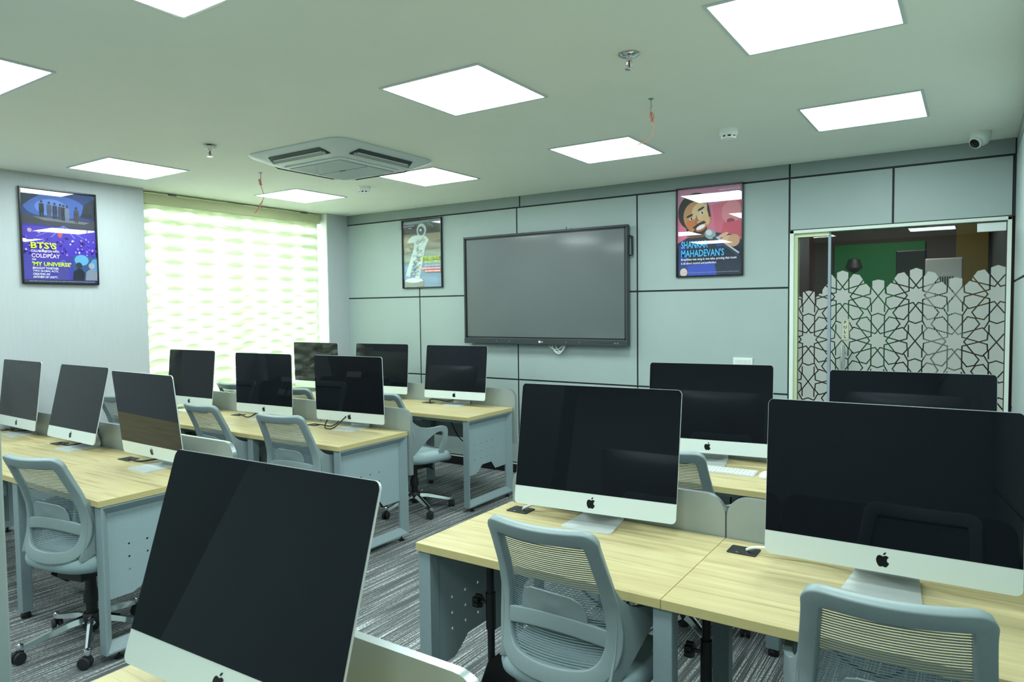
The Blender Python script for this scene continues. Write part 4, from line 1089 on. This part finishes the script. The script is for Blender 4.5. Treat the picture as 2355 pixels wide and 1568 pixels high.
def make_chair():
    t = thing('office_chair', (0, 0, 0), '', 'chair', group='grey mesh-back office chairs')
    wd = [0.052 if z > 0.95 else (0.044+0.008*max(0, (z-0.92)/0.03) if z > 0.92 else 0.044+0.010*max(0, min(1, (0.80-z)/0.2))) for x, z in ring]
    vs, fs = sweep_on_back(ring, wd, 0.028)
    mesh('back_frame', vs, fs, 'chair_plastic', t, smooth=True, angle=50)
    # crossbar
    cb = [(-0.190+0.38*i/18, 0.622+0.030*(1-((i-9)/9.0)**2)) for i in range(19)]
    vs, fs = sweep_on_back(cb, 0.052, 0.016, 0.004, False)
    mesh('crossbar', vs, fs, 'chair_plastic', t, smooth=True, angle=50)
    # lumbar plate
    outl = [(-0.118, 0.655), (0.118, 0.655), (0.113, 0.70), (0.098, 0.730), (0.07, 0.746), (-0.07, 0.752), (-0.098, 0.742), (-0.112, 0.71)]
    vs, fs = cdt_plate(outl, [], lambda u, v: back_pt(u, v, 0.008-0.004*(abs(u)/0.12)), 0.006, 0.025)
    mesh('lumbar_support', vs, fs, 'chair_plastic', t, smooth=True, angle=50)
    # knitted mesh: fine horizontal ribs
    g = G(); z = 0.516
    while z < 0.93:
        hx_ = inner_x(z)+0.008
        if hx_ > 0.03:
            n = 10; V = []
            for i in range(n+1):
                x = -hx_+2*hx_*i/n
                for dz in (-0.0026, 0.0026):
                    p, nr = back_pt(x, z+dz, -0.004); V.append(p)
            g.add(V, [(2*i, 2*i+2, 2*i+3, 2*i+1) for i in range(n)])
        z += 0.0078
    tag(g.build('mesh_ribs', 'chair_mesh', t, smooth=True), kind='stuff')
    # arms
    arm = [(-0.195, 0.845), (-0.168, 0.795), (-0.135, 0.748), (-0.092, 0.716), (-0.04, 0.704), (0.03, 0.702), (0.095, 0.706), (0.135, 0.697), (0.152, 0.672), (0.152, 0.62), (0.140, 0.53), (0.118, 0.458), (0.09, 0.436), (0.03, 0.432),
           (0.026, 0.446), (0.062, 0.462), (0.088, 0.52), (0.112, 0.61), (0.108, 0.652), (0.080, 0.664), (0.035, 0.655), (-0.03, 0.618), (-0.08, 0.565), (-0.122, 0.518), (-0.158, 0.490), (-0.190, 0.492), (-0.178, 0.54), (-0.162, 0.60), (-0.158, 0.68), (-0.170, 0.76), (-0.192, 0.82)]
    arm2 = [(p.x, p.y) for p in bez([(a, b, 0) for a, b in arm], len(arm)*3, closed=True)]
    for s in (-1, 1):
        def f(u, v, s=s):
            k = max(0.0, min(1.0, (u+0.20)/0.20)); k = k*k*(3-2*k)
            x = 0.188+0.058*k-0.030*max(0, min(1, (0.60-v)/0.16))*max(0, min(1, (u+0.05)/0.1))
            return (s*x, u, v), (s*0.96, -0.28*(1-k), 0.0)
        vs, fs = cdt_plate(arm2, [], f, 0.024, 0.05)
        o = mesh('armrest', vs, fs, 'chair_plastic', t, smooth=True, angle=50)
        b = o.modifiers.new('bevel', 'BEVEL'); b.width = 0.006; b.segments = 2; b.limit_method = 'ANGLE'; b.angle_limit = math.radians(50)
    # seat cushion: superellipse rings
    g = G(); vs = []; n = 40
    for (k, z) in ((0.70, 0.405), (0.90, 0.410), (0.985, 0.428), (1.0, 0.448), (0.985, 0.472), (0.93, 0.490), (0.75, 0.498), (0.4, 0.498), (0.02, 0.497)):
        for p in range(n):
            a = 2*PI*p/n; ca, sa = math.cos(a), math.sin(a)
            x = 0.245*k*math.copysign(abs(ca)**0.55, ca); y = 0.025+0.245*k*math.copysign(abs(sa)**0.55, sa)
            drop = -0.030*max(0, (y-0.12)/0.15)**2+0.012*max(0, (-y-0.05)/0.17)
            vs.append((x, y, z+drop+0.006*(abs(x)/0.24)**2))
    fs = [(i*n+p, i*n+(p+1) % n, (i+1)*n+(p+1) % n, (i+1)*n+p) for i in range(8) for p in range(n)]+[tuple(range(n-1, -1, -1)), tuple(8*n+p for p in range(n))]
    g.add(vs, fs).build('seat', 'seat_fabric', t, smooth=True, angle=60)
    # mechanism and gas lift
    g = G().box(-0.085, 0.085, -0.11, 0.13, 0.345, 0.405); m = g.build('tilt_mechanism', 'black_plastic', t, bevel=0.01)
    G().tube([(0.085, 0.03, 0.375), (0.19, 0.03, 0.372), (0.215, 0.03, 0.366)], [0.006, 0.006, 0.010], 8).build('lever', 'black_plastic', m)
    G().lathe([(0.026, 0.06), (0.026, 0.20), (0.036, 0.205), (0.034, 0.25), (0.026, 0.27), (0.024, 0.345)], 18).build('gas_lift', 'black_plastic', t, smooth=True)
    G().lathe([(0.0245, 0.275), (0.0245, 0.295)], 18).build('lift_label', 'white_plastic', t)
    # five-star base
    hub = G().lathe([(0.030, 0.075), (0.046, 0.085), (0.046, 0.135), (0.036, 0.15)], 20).build('hub', 'black_plastic', t, smooth=True)
    for k in range(5):
        a = 2*PI*k/5+0.55; R = Matrix.Rotation(a, 4, 'Z')
        P = bez([(0.03, 0, 0.122), (0.10, 0, 0.116), (0.20, 0, 0.092), (0.275, 0, 0.074), (0.300, 0, 0.072)], 16)
        vs = []; N = len(P)
        for i, p in enumerate(P):
            w = 0.024-0.011*i/(N-1); h = 0.022-0.010*i/(N-1)
            for (u, v) in ((-1, -0.6), (-0.6, 0.7), (0, 1.0), (0.6, 0.7), (1, -0.6), (0.5, -0.35), (-0.5, -0.35)): vs.append(R @ (p+Vector((0, u*w, v*h))))
        fs = [(i*7+q, i*7+(q+1) % 7, (i+1)*7+(q+1) % 7, (i+1)*7+q) for i in range(N-1) for q in range(7)]+[tuple(range(6, -1, -1)), tuple((N-1)*7+q for q in range(7))]
        lg = mesh('base_leg', vs, fs, 'chrome', t, smooth=True, angle=45)
        G().lathe([(0.004, 0.094), (0.014, 0.088), (0.017, 0.076), (0.013, 0.062), (0.007, 0.054)], 14, M=R @ Matrix.Translation((0.300, 0, 0))).build('caster_stem', 'chrome', lg, smooth=True)
        ca = a*2.3+k; C = R @ Matrix.Translation((0.300, 0, 0)) @ Matrix.Rotation(ca, 4, 'Z')
        g = G()
        for s in (-1, 1):
            g.lathe([(0.012, -0.009), (0.026, -0.008), (0.0285, -0.003), (0.0285, 0.004), (0.024, 0.009), (0.010, 0.010)], 20, M=C @ Matrix.Translation((0.010, s*0.015, 0.0288)) @ Matrix.Rotation(PI/2*s, 4, 'X'))
        g.box(-0.012, 0.012, -0.010, 0.010, 0.028, 0.060, M=C)
        g.build('caster_wheel', 'black_rubber', lg, smooth=True)
    return t
ch0 = make_chair()
CH = [(-3.630, 1.665, 12, -1, 'grey mesh chair at the left edge, pushed under the nearest desk row'),
 (-3.655, 3.060, 9, 0, 'grey mesh chair at the right end of the middle left desk row'),
 (-4.520, 3.100, 0, 20, 'grey mesh chair at the centre of the middle left desk row'),
 (-5.70, 3.065, 0, 0, 'grey mesh chair seen between two tilted computers at left'),
 (-3.77, 4.220, -14, 31, 'grey chair with armrest and seat showing at the far right desk end'),
 (-4.76, 4.110, 0, 0, 'grey chair back peeking between middle row computers'),
 (-5.62, 4.090, 0, 40, 'farthest grey chair back, just below the bright blind'),
 (-1.083, 2.030, 0, 0, 'large grey mesh chair in the foreground at the right desk'),
 (-0.165, 1.985, 6, 30, 'grey mesh chair cut by the bottom edge at lower right'),
 (-1.170, 3.260, 0, 0, 'grey chair behind the foreground computers near the keyboard')]
for i, (x, y, a, spin, lab) in enumerate(CH):
    o = ch0 if i == 0 else copy_tree(ch0)
    o.location = (x, y, 0); o.rotation_euler = (0, 0, math.radians(a)); o['label'] = lab
    for c in o.children:
        if c.name.split('.')[0] == 'base_leg': c.rotation_euler = (0, 0, math.radians(spin))
